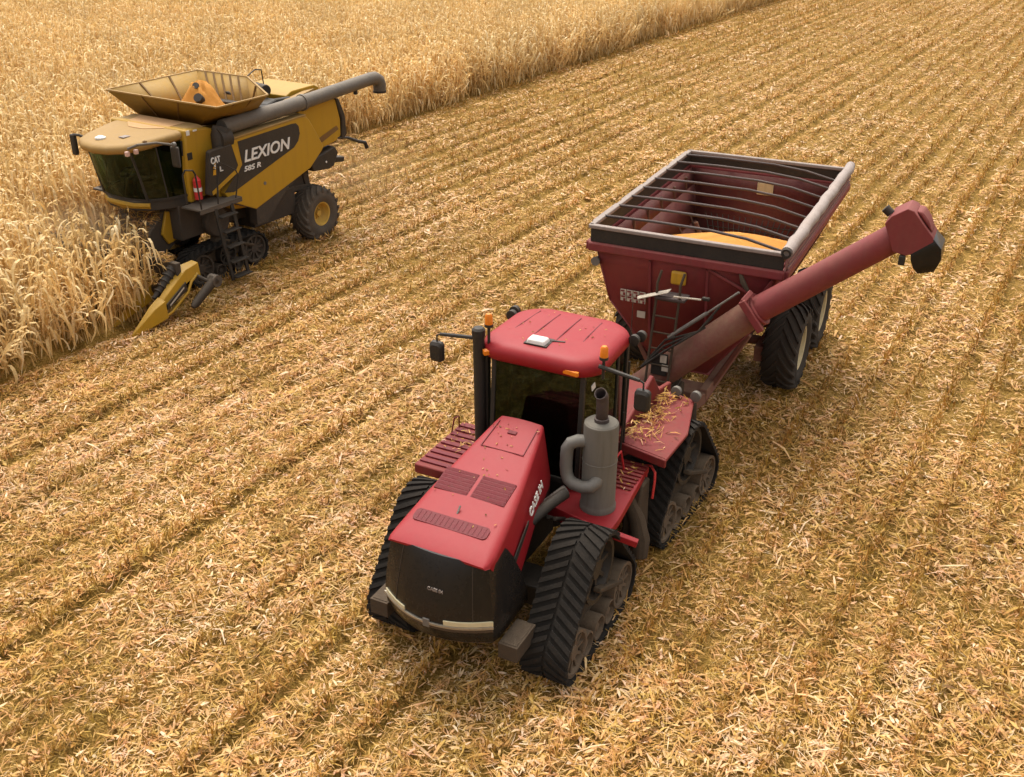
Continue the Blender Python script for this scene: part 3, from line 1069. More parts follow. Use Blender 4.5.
def seated_person(loc, rz, label, shirt, scale=1.0):
    """one continuous seated body facing local +x, hands out to a wheel; origin on the seat cushion"""
    me = bpy.data.meshes.new('person')
    J = dict(pelvis=((0, 0, .10), .15), belly=((.02, 0, .26), .14), chest=((.0, 0, .44), .155), neck0=((-.01, 0, .58), .075), neck=((.01, 0, .655), .058), head0=((.025, 0, .73), .083), head1=((.02, 0, .81), .098),
             crown=((.01, 0, .885), .07),
             shl=((-.01, .17, .535), .072), ell=((.14, .25, .30), .048), wrl=((.38, .15, .36), .030), hal=((.455, .13, .385), .036),
             shr=((-.01, -.17, .535), .072), elr=((.14, -.25, .30), .048), wrr=((.38, -.15, .36), .030), har=((.455, -.13, .385), .036),
             hil=((.05, .10, .09), .105), knl=((.46, .13, .12), .07), anl=((.52, .13, -.32), .048), tol=((.66, .14, -.38), .042),
             hir=((.05, -.10, .09), .105), knr=((.46, -.13, .12), .07), anr=((.52, -.13, -.32), .048), tor=((.66, -.14, -.38), .042),
             nose=((.125, 0, .785), .016), chin=((.085, 0, .715), .03))
    E_ = ['pelvis belly', 'belly chest', 'chest neck0', 'neck0 neck', 'neck head0', 'head0 head1', 'head1 crown', 'chest shl', 'shl ell', 'ell wrl', 'wrl hal', 'chest shr', 'shr elr', 'elr wrr', 'wrr har',
          'pelvis hil', 'hil knl', 'knl anl', 'anl tol', 'pelvis hir', 'hir knr', 'knr anr', 'anr tor', 'head1 nose', 'head0 chin']
    ids = {k: i for i, k in enumerate(J)}
    me.from_pydata([J[k][0] for k in J], [tuple(ids[w] for w in e.split()) for e in E_], [])
    o = bpy.data.objects.new('person', me)
    COL.objects.link(o)
    o.modifiers.new('skin', 'SKIN')
    for k in J:
        d = me.skin_vertices[0].data[ids[k]]
        d.radius = (J[k][1], J[k][1])
        d.use_root = k == 'pelvis'
    sub = o.modifiers.new('smooth', 'SUBSURF')
    sub.levels = sub.render_levels = 2
    dg = bpy.context.evaluated_depsgraph_get()
    body = bpy.data.meshes.new_from_object(o.evaluated_get(dg))
    bpy.data.objects.remove(o)
    q = MB()
    q.add([v.co for v in body.vertices], [tuple(p.vertices) for p in body.polygons])
    for sg in (1, -1):                                   # fingers closing over the wheel rim
        for k in range(4):
            y0 = sg * (.13 + .022 * (k - 1.5))
            L = (.042, .05, .047, .036)[k]
            q.tube([(.47, y0, .40), (.47 + L * .8, y0, .405), (.47 + L * 1.3, y0, .385), (.47 + L * 1.2, y0, .36)], [.010, .0095, .009, .007], 6)
        q.tube([(.45, sg * .105, .38), (.475, sg * .085, .365), (.495, sg * .085, .352)], [.011, .010, .008], 6)
        q.tube([(.02, sg * .097, .775), (.0, sg * .108, .79), (-.005, sg * .105, .815)], [.012, .016, .010], 6)   # ears
        q.lathe((.103, sg * .033, .805), [(0, 0.001), (.006, .009), (.0, .012)], axis=0, n=8)
    q.tube([(.112, -.025, .745), (.118, 0, .743), (.112, .025, .745)], .005, 6)
    p = q.build('person', [M[shirt], M['skin'], M['trousers']])
    bpy.data.meshes.remove(body)
    for f in p.data.polygons:
        c = f.center
        f.material_index = 1 if (c.z > .625 or c.x > .36 and c.z > .30) else (2 if c.z < .17 else 0)
    p.location = loc
    p.rotation_euler = (0, 0, rz)
    h = MB()
    h.lathe((-.005, 0, .80), [(-.04, .112), (.02, .113), (.065, .098), (.105, .055), (.118, .001), (.10, .001), (-.04, .09)], axis=2, n=20)
    h.box((.12, 0, .835), (.10, .15, .012), rot=(0, .12, 0))
    h.build('cap', M['hair'], p, bevel=.004)
    tag(p, label, 'person')
    return p


def roundrect(hx, hy, r, n=5, cx=0, cy=0):
    out = []
    for (sx, sy, a0) in ((1, 1, 0), (-1, 1, 90), (-1, -1, 180), (1, -1, 270)):
        for k in range(n):
            a = R(a0 + 90 * k / (n - 1))
            out.append((cx + sx * (hx - r) + r * math.cos(a), cy + sy * (hy - r) + r * math.sin(a)))
    return out


# ------------------------------------------------------------------ the red articulated tractor on four rubber tracks
TR_YAW = -math.pi / 2 + 0.065
tractor = empty('tractor', (-6.656, 12.47, 0), TR_YAW)
tag(tractor, 'red articulated tractor on four black rubber tracks pulling the grain cart', 'tractor')
XR = Matrix.Rotation(-0.073, 4, 'Z')         # the rear half is steered a little to one side
YC = -0.05

hood = MB()


def hood_top(x):
    return 2.8 - 0.304 * (x - 1.1)


secs = []
for x, hw, hb, zb, r in ((1.06, .34, .47, 2.0, .05), (1.15, .37, .50, 1.9, .06), (1.7, .485, .60, 1.82, .08), (2.3, .60, .69, 1.44, .10), (2.62, .655, .735, 1.26, .11), (2.95, .70, .75, 1.45, .12), (3.25, .735, .765, 1.8, .12),
                         (3.43, .735, .755, 2.02, .07), (3.50, .70, .72, 2.03, .03)):
    zt = hood_top(min(x, 3.43)) - (0.035 if x > 3.45 else 0)
    ring = [(x, YC - hb, zb)]
    for s in (-1, 1):
        arc = [(x, YC + s * (hw - r + r * math.sin(R(a)) * 1.15), zt - r * 0.8 + r * 0.8 * math.cos(R(a))) for a in (90, 67, 45, 22, 0)]
        ring += arc if s < 0 else arc[::-1]
        if s < 0:
            ring += [(x, YC + t * (hw - r), zt + 0.014 * (1 - t * t)) for t in (-.5, 0, .5)]
    ring.append((x, YC + hb, zb))
    secs.append(ring)
hood.loft(secs)
hood_o = hood.build('hood', M['tractor_red'], tractor, angle=50)
SL = math.atan(0.304)


def on_hood(mb, x, y, sx, sy, sz, lift):
    mb.box((x, y, hood_top(x) + lift), (sx, sy, sz), rot=(0, SL, 0))


for yc in (-0.39 + YC + 0.0, 0.26 + YC):
    v = MB()
    yv = -0.375 if yc < 0 else 0.185
    on_hood(v, 2.37, yv, 0.40, 0.515, 0.02, 0.004)
    for k in range(6):
        x = 2.21 + k * 0.064
        v.box((x, yv, hood_top(x) + 0.018), (0.05, 0.49, 0.008), rot=(0, SL + 0.22, 0))
    v.build('hood_vent', M['vent_red'], hood_o, bevel=0.003)
v = MB()
pts = roundrect(0.095, 0.555, 0.06, 6)
v.plate([(3.04 + p[0], -0.085 + p[1], hood_top(3.04 + p[0]) + 0.012) for p in pts], 0.012)
for k in range(15):
    v.box((3.04, -0.57 + k * 0.07, hood_top(3.04) + 0.019), (0.15, 0.012, 0.008), rot=(0, SL, 0))
v.build('air_slot', M['vent_red'], hood_o)
v = MB()
for s in (-1, 1):
    v.beam((1.16, YC + s * 0.30, hood_top(1.16) + .010), (1.68, YC + s * 0.33, hood_top(1.68) + .012), 0.012, 0.01)
v.beam((1.68, YC - 0.33, hood_top(1.68) + .017), (1.68, YC + 0.33, hood_top(1.68) + .017), 0.010, 0.006)
v.box((1.34, -0.06, hood_top(1.34) + 0.02), (0.06, 0.13, 0.02), rot=(0, SL, 0))
v.build('hood_hatch', M['vent_red'], hood_o)
v = MB()
v.beam((2.87, -0.09, hood_top(2.87) + 0.01), (2.79, -0.085, hood_top(2.79) + 0.07), 0.022, 0.014)
v.build('hood_latch', M['steel'], hood_o)
# the name along the side of the hood, black swoosh under it
for s in (1, -1):
    v = MB()
    x_dir = Vector((-1, -s * 0.16, 0.30)).normalized() if s > 0 else Vector((1, -0.16, -0.30)).normalized()
    nrm = Vector((0.13, s, 0.12)).normalized()
    y_dir = nrm.cross(x_dir)
    org = Vector((2.12, YC + 0.645, 1.98)) if s > 0 else Vector((1.42, YC - 0.545, 2.17))
    mt = Matrix((x_dir, y_dir, nrm)).transposed().to_4x4()
    mt.translation = org + nrm * 0.035
    v.text('CASE IH', 0.165, mt, 0.008, shear=0.2)
    v.build('lettering', M['white'], hood_o)
    v = MB()
    e = [(2.20, .655, 1.90), (2.20, .66, 1.99), (2.75, .722, 1.73), (2.72, .728, 1.64)]
    v.plate([(a, YC + s * (b + 0.022), c) for a, b, c in e], 0.015)
    v.build('side_stripe', M['black'], hood_o)

nose = MB()
rings = []
for z, hw, xs, xk, xc in ((.80, .78, 2.46, 3.38, 3.60), (.86, .82, 2.44, 3.44, 3.68), (1.02, .84, 2.48, 3.49, 3.75), (1.24, .85, 2.58, 3.50, 3.79), (1.5, .825, 2.66, 3.49, 3.74), (1.8, .785, 2.80, 3.46, 3.64), (2.0, .76, 2.93, 3.43, 3.565), (2.07, .735, 3.0, 3.41, 3.53)):
    ring = [(xs, YC - hw * 0.975, z)]
    for t in np.linspace(-1, 1, 33):
        # rounded nose: flat sides turn through a corner into a gently bowed front
        a = abs(t)
        if a > 0.82:
            u = (a - 0.82) / 0.18
            x = xk - 0.16 * u ** 2.2
            y = hw * (0.93 + 0.07 * u ** 0.6)
        else:
            u = a / 0.82
            x = xk + (xc - xk) * (1 - u * u)
            y = hw * 0.93 * u
        ring.append((x, YC + math.copysign(y, t) if t else YC, z))
    ring.append((xs, YC + hw * 0.975, z))
    rings.append(ring)
nose.loft(rings)
grille = nose.build('grille', M['black_gloss'], tractor, angle=45)


def nose_band(z0, z1, i0, i1, lift, mat, name, parent):
    q = MB()

    def interp(z):
        zs = [r[0][2] for r in rings]
        for k in range(len(zs) - 1):
            if zs[k] <= z <= zs[k + 1]:
                t = (z - zs[k]) / (zs[k + 1] - zs[k])
                return [Vector(a).lerp(Vector(b), t) for a, b in zip(rings[k], rings[k + 1])]
    A, B = interp(z0), interp(z1)
    secs = []
    for i in range(i0, i1 + 1):
        d = Vector((A[i].x - 2.9, A[i].y - YC, 0)).normalized() * lift
        n2 = Vector((A[i].x - 2.9, A[i].y - YC, 0)).normalized() * -0.02
        secs.append([A[i] + d, B[i] + d, B[i] + n2, A[i] + n2])
    q.loft(secs)
    return q.build(name, mat, parent, bevel=0.004)


nose_band(0.84, 1.12, 3, 31, 0.014, M['nose_grey'], 'bumper', grille)
band = nose_band(1.13, 1.175, 3, 31, 0.026, M['chrome'], 'light_bar', grille)
nose_band(1.178, 1.245, 4, 11, 0.018, M['lamp'], 'headlight', grille)
nose_band(1.178, 1.255, 21, 31, 0.018, M['lamp'], 'headlight', grille)
for i in (8, 27):
    v = MB()
    v.tube([Vector(r[i]) + Vector((.004, 0, 0)) for r in rings[3:]], .004, 5)
    v.build('grille_seam', M['nose_grey'], grille)
v = MB()
mt = Matrix(((0, 0, 1, 3.70), (1, 0, 0, YC - 0.02), (0, 1, 0, 1.62), (0, 0, 0, 1)))
v.text('CASE IH', 0.065, mt, 0.008)
v.build('badge', M['rail_grey'], grille)
v = MB()
v.box((3.78, YC, 1.155), (0.05, 0.10, 0.13))
v.build('emblem', M['steel'], grille, bevel=0.01)

for s, y0, y1 in ((1, .80, 1.08), (-1, -1.20, -.92)):
    v = MB()
    v.box((3.13, (y0 + y1) / 2, .74), (.56, abs(y1 - y0), .24))
    v.box((3.13, (y0 + y1) / 2, .865), (.50, abs(y1 - y0) - .05, .012))
    v.build('front_step', M['mud'], tractor, bevel=0.02)

# chassis under hood and cab, articulation joint
v = MB()
v.box((2.0, YC, 1.05), (2.9, .62, .66))
v.box((1.9, YC, .70), (.5, 1.9, .34))
v.box((1.4, YC, 1.6), (1.0, .80, .50))
v.cyl((.1, 0, .55), (.1, 0, 1.3), .22)
v.build('front_frame', M['black'], tractor, bevel=0.02)
v = MB(XR)
v.box((-1.5, 0, 1.0), (2.9, .75, .62))
v.box((-1.9, 0, .70), (.5, 1.9, .34))
v.cyl((-.2, 0, .6), (-.2, 0, 1.25), .18)
v.box((-3.0, 0, .75), (.6, .5, .7))
v.beam((-3.1, 0, .55), (-3.75, 0, .55), .22, .10)
v.build('rear_frame', M['mud'], tractor, bevel=0.02)
v = MB()
for k in range(6):
    rr = random.Random(k)
    y = -.25 + .1 * k
    v.tube([(1.6, y + .5, 1.7), (1.2, y + .55, 1.45 + rr.uniform(-.1, .1)), (.5, y + .4, 1.35), (-.3, y * .6, 1.3)], .03, 8)
v.tube([(1.9, .50, 1.75), (1.55, .62, 1.86), (1.25, .75, 1.93)], .085, 12)
v.build('engine_hose', M['black'], tractor)
v = MB()
v.tube([(1.55, .45, 1.70), (1.35, .62, 1.86), (1.20, .74, 1.96)], .075, 14)
v.build('exhaust_elbow', M['steel'], tractor)

# tracks
CIR = [(0, 1.23, .51), (.83, .41, .36), (-.85, .42, .37)]
ROL = [(.40, .245, .19), (0, .245, .19), (-.40, .245, .19)]
rubber_track(tractor, 1.82, .95, 1.64, CIR, ROL, None)
rubber_track(tractor, 1.84, -.82, -1.49, CIR, ROL, None)
rubber_track(tractor, -1.85, .95, 1.60, CIR, ROL, XR)
rubber_track(tractor, -1.85, -.90, -1.57, CIR, ROL, XR)

# decks with ribbed treads
deck = MB()
deck.prism([(-.55, .45), (-.55, 1.36), (1.02, 1.50), (1.46, 1.50), (1.22, .38)], 1.47, 1.60, axis=2)
deck.prism([(1.46, 1.50), (1.22, .38), (1.24, .38), (1.485, 1.50)], 1.44, 1.66, axis=2)
deck.beam((1.3, 1.46, 1.5), (1.22, 1.86, 1.40), .10, .10)
dk = deck.build('deck', M['tractor_red'], tractor, bevel=0.02)
v = MB()
for k in range(8):
    x = -.52 + k * .105
    v.box((x + .05, 1.10, 1.612), (.055, .56 - .0 * k, .03))
v.build('deck_tread', M['tractor_red_worn'], dk, bevel=0.008)
deck = MB()
deck.prism([(-.35, -1.84), (-.35, -.85), (1.18, -.75), (1.18, -1.84)], 1.50, 1.66, axis=2)
dk = deck.build('deck', M['tractor_red_worn'], tractor, bevel=0.02)
v = MB()
for k in range(9):
    x = -.26 + k * .155
    v.box((x + .05, -1.32, 1.672), (.08, .96, .03))
v.tube([(-.15, -1.80, 1.66), (-.15, -1.80, 1.86), (-.0, -1.80, 1.90), (.10, -1.80, 1.66)], .014, 6)
v.build('deck_tread', M['vent_red'], dk, bevel=0.008)

# exhaust
ex = MB()
mx_, my_ = .88, 1.10
ex.lathe((mx_, my_, 0), [(1.60, .262), (1.66, .264), (1.68, .255), (1.72, .248), (2.38, .248), (2.385, .253), (2.40, .253), (2.405, .248), (2.94, .248), (2.98, .241), (3.0, .215), (3.01, .001), (1.60, .001)], axis=2, n=40)
exo = ex.build('exhaust', M['muffler'], tractor, angle=30)
v = MB()
v.tube([(mx_, my_, 2.98), (mx_, my_, 3.30), (mx_ + .02, my_, 3.40), (mx_ + .10, my_, 3.48)], .082, 20, caps=False)
v.lathe((mx_, my_, 0), [(3.01, .10), (3.05, .10), (3.06, .08), (3.01, .08)], axis=2)
v.build('exhaust_tip', M['tube_black'], exo, solidify=0.008)
v = MB()
_pp = [(.05, -.10, 2.68), (.18, -.27, 2.71), (.22, -.36, 2.67), (.235, -.405, 2.58), (.24, -.41, 2.48), (.25, -.41, 2.30), (.26, -.395, 2.19), (.28, -.35, 2.11), (.30, -.27, 2.07), (.31, -.12, 2.06), (.29, 0, 2.09), (.24, .05, 2.14), (.10, .06, 2.20)]
v.tube([(mx_ + a, my_ + b, c) for a, b, c in _pp], .092, 18)
v.build('exhaust_pipe', M['steel'], exo)

# cab: roof, pillars, glass
ZF, ZR0 = 1.72, 3.46
cab = MB()
cab.box((-.12, YC, 1.58), (1.45, 1.60, .30))
cab.box((-.88, YC, 2.40), (.05, 1.5, 1.40))  # added dark panel, keeps lit ground from showing through the rear glass
cab.box((-.15, YC, 3.44), (1.4, 1.5, .04))
cabo = cab.build('cab', M['black'], tractor, bevel=0.03)
P4 = [(.62, -.74), (.62, .68), (-.30, .84), (-.30, -.94), (-.90, .74), (-.90, -.84)]
v = MB()
for (x, y), w in zip(P4, (.07, .07, .06, .06, .09, .09)):
    v.beam((x + (.08 if x > 0 else 0), y, 1.75), (x - (.04 if x > 0 else 0), y, ZR0 + .05), w, w)
v.beam((.70, -.74, 1.76), (.70, .68, 1.76), .07, .09)
v.build('cab_pillar', M['black'], cabo, bevel=0.01)


def pane(a, b, z0, z1, dx0=0.0, dx1=0.0):
    return [(a[0] + dx0, a[1], z0), (b[0] + dx0, b[1], z0), (b[0] + dx1, b[1], z1), (a[0] + dx1, a[1], z1)]


MBp = MB()
MBp.plate(pane((.63, -.70), (.63, .64), 1.80, ZR0 + .03, .075, -.035), .008)
MBp.build('windshield', M['cab_glass'], cabo)
for a, b in (((.62, .70), (-.30, .845)), ((-.30, .845), (-.90, .745)), ((.62, -.76), (-.30, -.945)), ((-.30, -.945), (-.90, -.845)), ((-.915, -.80), (-.915, .70))):
    q = MB()
    q.plate(pane(a, b, 1.80, ZR0 + .03), .008)
    q.build('window', M['cab_glass'], cabo)
roof = MB()
rr = []
for z, ex_, r in ((3.46, -.05, .18), (3.49, .0, .20), (3.58, .025, .24), (3.66, .0, .26), (3.71, -.06, .26), (3.735, -.15, .24), (3.752, -.32, .20), (3.758, -.55, .10)):
    ring = []
    for x, y in roundrect(.84 + ex_, .96 + ex_, r + .12, 10):
        k = 1.02 - 0.10 * ((x - .1) / .84) ** 2
        kx = 1.03 - 0.07 * (y / .96) ** 2
        ring.append((-.13 + x * kx, YC + y * k, z))
    rr.append(ring)
roof.loft(rr)
ro = roof.build('roof', M['tractor_red'], cabo, angle=60)
v = MB()
for y in (-.60, -.25, .12, .48):
    v.tube([(.30 - abs(y + .05) * .3, YC + y * 1.03, 3.757 - .02 * abs(y)), (-.1, YC + y, 3.768 - .03 * y * y), (-.70, YC + y * .95, 3.757 - .02 * abs(y))], .012, 6, flat=.5)
v.build('roof_groove', M['vent_red'], ro)
v = MB()
v.box((.40, -.13, 3.79), (.22, .30, .075), top=(.8, .86))
v.build('satellite_receiver', M['white'], ro, bevel=0.02)
v = MB()
v.box((.36, -.13, 3.752), (.30, .36, .02))
v.beam((.30, -.05, 3.765), (.22, .22, 3.757), .03, .015)
v.build('receiver_bracket', M['black'], ro)
for s in (1, -1):
    v = MB()
    if s > 0:
        v.box((.72, .54, 3.555), (.05, .24, .07), rot=(0, 0, -.12))
    else:
        v.box((.67, -.83, 3.56), (.10, .10, .07), rot=(0, 0, .75))
    v.build('marker_light', M['amber'], ro, bevel=0.008)
    y = .97 if s > 0 else -.84
    v = MB()
    bz = 3.97 if s < 0 else 3.84
    v.lathe((.58, y, bz), [(0, .06), (.13, .055), (.16, .035), (.165, .001), (0, .001)], axis=2, n=18)
    bo = v.build('beacon', M['amber'], ro)
    v = MB()
    v.cyl((.58, y, 3.50), (.58, y, bz), .022, n=10)
    v.lathe((.58, y, bz), [(-.04, .065), (0, .065), (0, .001), (-.04, .001)], axis=2, n=18)
    v.build('beacon_stem', M['black'], bo)
    for k, x in enumerate((-.62, -.80)):
        v = MB()
        v.lathe((x, YC + s * (1.02 + .04 * k), 3.62), [(-.06, .001), (-.06, .05), (-.03, .08), (.05, .085), (.055, .07), (.055, .001)], axis=0, n=18)
        v.beam((x, YC + s * 1.02, 3.60), (x, YC + s * .86, 3.52), .03, .03)
        v.build('work_light', M['black'], ro)
    # mirror on its arm
    a0 = Vector((.62, .92, 3.70)) if s > 0 else Vector((.62, -.98, 3.73))
    a1 = Vector((.66, 1.54, 3.64)) if s > 0 else Vector((.62, -1.64, 3.66))
    v = MB()
    v.tube([a0, a1 * .9 + a0 * .1, a1], [.032, .03, .026], 8)
    v.tube([a1, a1 + Vector((0, s * .06, -.03)), a1 + Vector((0, s * .06, -.16))], .014, 6)
    mo = v.build('mirror_arm', M['black'], cabo)
    v = MB()
    mc = a1 + Vector((.0, s * .06, -.29))
    rg = [[(mc.x + dx, mc.y + p[0], mc.z + p[1]) for p in roundrect(.115 * k, .165 * k, .06 * k, 5)] for dx, k in ((-.03, .92), (-.02, 1), (.04, .96), (.075, .7))]
    v.loft(rg)
    v.build('mirror', M['black'], mo)
v = MB()
v.tube([(.60, -.98, 2.0), (.60, -1.0, 3.80)], .088, 20)
v.lathe((.60, -1.0, 0), [(3.76, .10), (3.86, .10), (3.89, .07), (3.90, .001), (3.76, .001)], axis=2)
v.beam((.52, -.92, 1.9), (.52, -.92, 3.5), .10, .10, up=(1, 0, 0))
v.build('air_intake', M['black'], tractor)
v = MB()
v.tube([(-.5, .95, 3.6), (-.5, .95, 4.25)], .006, 5)
v.build('antenna', M['black'], ro)
v = MB()
v.box((.50, .80, 3.30), (.10, .01, .09), rot=(0, .3, -.1))
v.build('sticker', M['white'], cabo)
# grab rail beside the door
v = MB()
v.tube([(-.52, .92, 1.7), (-.52, .95, 3.3)], .018, 8)
v.tube([(-.40, .92, 1.7), (-.40, .95, 2.5)], .018, 8)
v.build('grab_rail', M['black'], cabo)
# inside: seat, wheel, console
v = MB()
v.box((-.42, YC, 2.16), (.50, .52, .14))
v.box((-.66, YC, 2.55), (.14, .50, .72), rot=(0, -.12, 0))
v.box((-.42, YC, 1.93), (.4, .4, .36))
v.build('seat', M['seat_fabric'], cabo, bevel=0.04)
v = MB()
v.box((.34, -.30, 2.30), (.30, .42, .30), top=(.7, .9))
v.box((.30, -.10, 1.98), (.25, .25, .55))
v.build('console', M['console'], cabo, bevel=0.03)
v = MB()
v.box((-.35, .40, 2.2), (.5, .2, .25))
v.build('armrest', M['console'], cabo, bevel=0.03)
v = MB()
ring = [(.10 + .19 * math.cos(a) * .87, YC + .19 * math.sin(a), 2.52 - .19 * math.cos(a) * .5) for a in np.linspace(0, 2 * math.pi, 25)]
v.tube(ring, .016, 8)
v.beam((.10, YC, 2.5), (.24, YC, 2.25), .06, .06)
v.beam((.10, YC - .18, 2.52), (.10, YC + .18, 2.52), .03, .02)
v.build('steering_wheel', M['black'], cabo)

# rear: tank cover, fenders with debris, rails
rear = MB(XR)
rear.prism([(-2.75, 1.55), (-2.75, 2.0), (-2.25, 2.07), (-1.95, 2.45), (-1.0, 2.0), (-.72, 1.98), (-.66, 1.50), (-1.2, 1.35)], .66, .74)
rear.prism([(-2.75, 1.55), (-2.75, 2.0), (-2.25, 2.07), (-1.0, 2.0), (-.72, 1.98), (-.66, 1.50), (-1.2, 1.35)], -.74, -.66)
rear.box((-1.75, 0, 1.62), (2.0, 1.36, .5))
rb = rear.build('rear_body', M['tractor_red_worn'], tractor, bevel=0.02)
_ = 0
for s in (1, -1):
    f = MB(XR)
    if s > 0:
        f.prism([(-2.62, .72), (-2.52, 1.26), (-1.4, 1.62), (-.48, 1.66), (-.62, .80)], 1.84, 1.895, axis=2)
        f.beam((-.55, .80, 1.85), (-.46, 1.66, 1.82), .05, .14)
    else:
        f.prism([(-2.62, -.72), (-2.52, -1.26), (-1.4, -1.62), (-.48, -1.66), (-.62, -.80)], 1.84, 1.895, axis=2)
    f.build('fender', M['tractor_red_worn'], rb, bevel=0.015)
for y in (.95, 1.30):
    v = MB(XR)
    v.lathe((-2.48, y, 2.0), [(-.06, .001), (-.06, .05), (-.03, .085), (.05, .09), (.055, .07), (.055, .001)], axis=0, n=18)
    v.beam((-2.48, y, 1.90), (-2.48, y, 1.96), .05, .05)
    v.build('rear_light', M['steel'], rb)
v = MB(XR)
v.tube([(-.42, 1.50, 1.18), (-.42, 1.52, 1.50), (-.46, 1.50, 1.62), (-.58, 1.38, 1.64), (-.66, 1.28, 1.58), (-.66, 1.26, 1.2)], .020, 8)
v.tube([(-.10, 1.0, 1.6), (-.12, 1.0, 1.92), (-.22, 1.02, 1.97), (-.32, 1.04, 1.6)], .018, 8)
v.build('grab_rail', M['red_gloss'], rb)
v = MB(XR)
v.prism([(-.55, .25), (-.12, .22), (-.05, .95), (-.22, 1.48), (-.48, 1.5), (-.5, .9)], 1.18, 1.42)
v.tube([(-.12, 1.15, 1.40), (-.10, 1.40, .95), (-.06, 1.50, .62), (.0, 1.52, .34)], [.10, .13, .16, .14], 9)
v.build('step', M['mud'], tractor, bevel=0.03)

driver = seated_person((0, 0, 0), TR_YAW, 'person in a maroon shirt driving inside the red tractor cab', 'shirt_maroon')
driver.location = tractor.matrix_basis @ Vector((-.45, YC, 2.20)) if False else Vector((-6.656, 12.47, 0)) + Matrix.Rotation(TR_YAW, 3, 'Z') @ Vector((-.47, YC, 2.24))

# straw lying on the rear fender
def straw_heap(name, label, pts_fn, n, parent_xf, seed, Lr=(.06, .2)):
    rs = np.random.default_rng(seed)
    xyz = np.array([pts_fn(rs) for _ in range(n)])
    w = np.array([parent_xf @ Vector(p) for p in xyz])
    k = n
    res = strips(w[:, 0], w[:, 1], w[:, 2], rs.uniform(Lr[0], Lr[1], k), rs.uniform(.010, .024, k), rs.uniform(0, 6.28, k), rs.normal(0, .35, k), rs.normal(.2, .4, k), rs.normal(0, .5, k),
                 np.clip(rs.normal(.42, .2, k), .02, 1))
    o = bpy.data.objects.new(name, np_mesh(name, res[0], res[1], M['litter'], res[2]))
    COL.objects.link(o)
    return tag(o, label, 'crop residue', kind='stuff')


TM = Matrix.Translation((-6.656, 12.47, 0)) @ Matrix.Rotation(TR_YAW, 4, 'Z')


def fender_pt(rs):
    x = rs.uniform(-2.45, -.65)
    u = abs(rs.normal(0, .45))
    y = .78 + min(u, 1) * (.45 + .3 * (x > -1.3))
    return (x, y, 1.91 + max(0, .14 * (1 - (y - .75) / .6)) * rs.random())


def deck_pt(rs):
    if rs.random() < .5:
        return (rs.uniform(-.5, .6), rs.uniform(.5, 1.35), 1.64 + .03 * rs.random())
    return (rs.uniform(-.3, .7), rs.uniform(-1.8, -.95), 1.71 + .03 * rs.random())


def hood_pt(rs):
    if rs.random() < .45:
        return (rs.uniform(-.75, .45), YC + rs.uniform(-.7, .7), 3.765)
    x = 1.2 + 2.0 * rs.random() ** 1.5
    return (x, YC + rs.uniform(-.34, .34) * (1 + (x - 1.2) * .45), hood_top(x) + .024)


straw_heap('chaff', 'tiny straw flecks lying on the red hood and cab roof of the tractor', hood_pt, 60, TM, 18, (.015, .05))


straw_heap('chaff', 'scattered straw bits lying on the ribbed red side decks of the tractor', deck_pt, 140, TM, 8, (.03, .11))
straw_heap('crop_debris', 'heap of pale husks and straw caught on the red rear fender', fender_pt, 300, TM @ XR, 5)


# ------------------------------------------------------------------ the maroon grain cart
CA_YAW = -math.pi / 2 + 0.0916
cart = empty('grain_cart', (-6.731, 19.7625, 0), CA_YAW)
tag(cart, 'maroon grain cart with open barred top and a long unloading auger, behind the red tractor', 'grain cart')
CM = Matrix.Translation((-6.731, 19.7625, 0)) @ Matrix.Rotation(CA_YAW, 4, 'Z')
HALF = [(1.70, 3.66), (1.60, 3.30), (1.42, 2.55), (.5, 1.28)]          # half width of the hopper at each height
XF_, XB_ = 2.98, -2.98


def hop_x(z, front):
    """front and rear walls lean inwards below the rim"""
    t = max(0.0, (3.05 - z) / 1.8)
    return XF_ - 0.42 * t if front else XB_ + 1.1 * t


hop = MB()
n = 13
for s in (1, -1):
    for k in range(3):
        (y0, z0), (y1, z1) = HALF[k], HALF[k + 1]
        hop.add([(hop_x(z0, True), s * y0, z0), (hop_x(z0, False), s * y0, z0), (hop_x(z1, False), s * y1, z1), (hop_x(z1, True), s * y1, z1)], [(0, 1, 2, 3)])
for fr in (True, False):
    ring = [(hop_x(z, fr), y, z) for y, z in HALF] + [(hop_x(z, fr), -y, z) for y, z in HALF[::-1]]
    if fr:
        hop.add(ring, [tuple(range(8))])
    else:
        hop.add(ring, [(0, 1, 6, 7), (1, 2, 5, 6), (2, 3, 4, 5)])
hop.add([(hop_x(1.28, True), .55, 1.28), (hop_x(1.28, False), .55, 1.28), (hop_x(1.28, False), -.55, 1.28), (hop_x(1.28, True), -.55, 1.28)], [(0, 1, 2, 3)])
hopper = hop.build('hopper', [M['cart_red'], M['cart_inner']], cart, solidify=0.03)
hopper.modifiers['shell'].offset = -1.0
hopper.modifiers['shell'].material_offset = 1
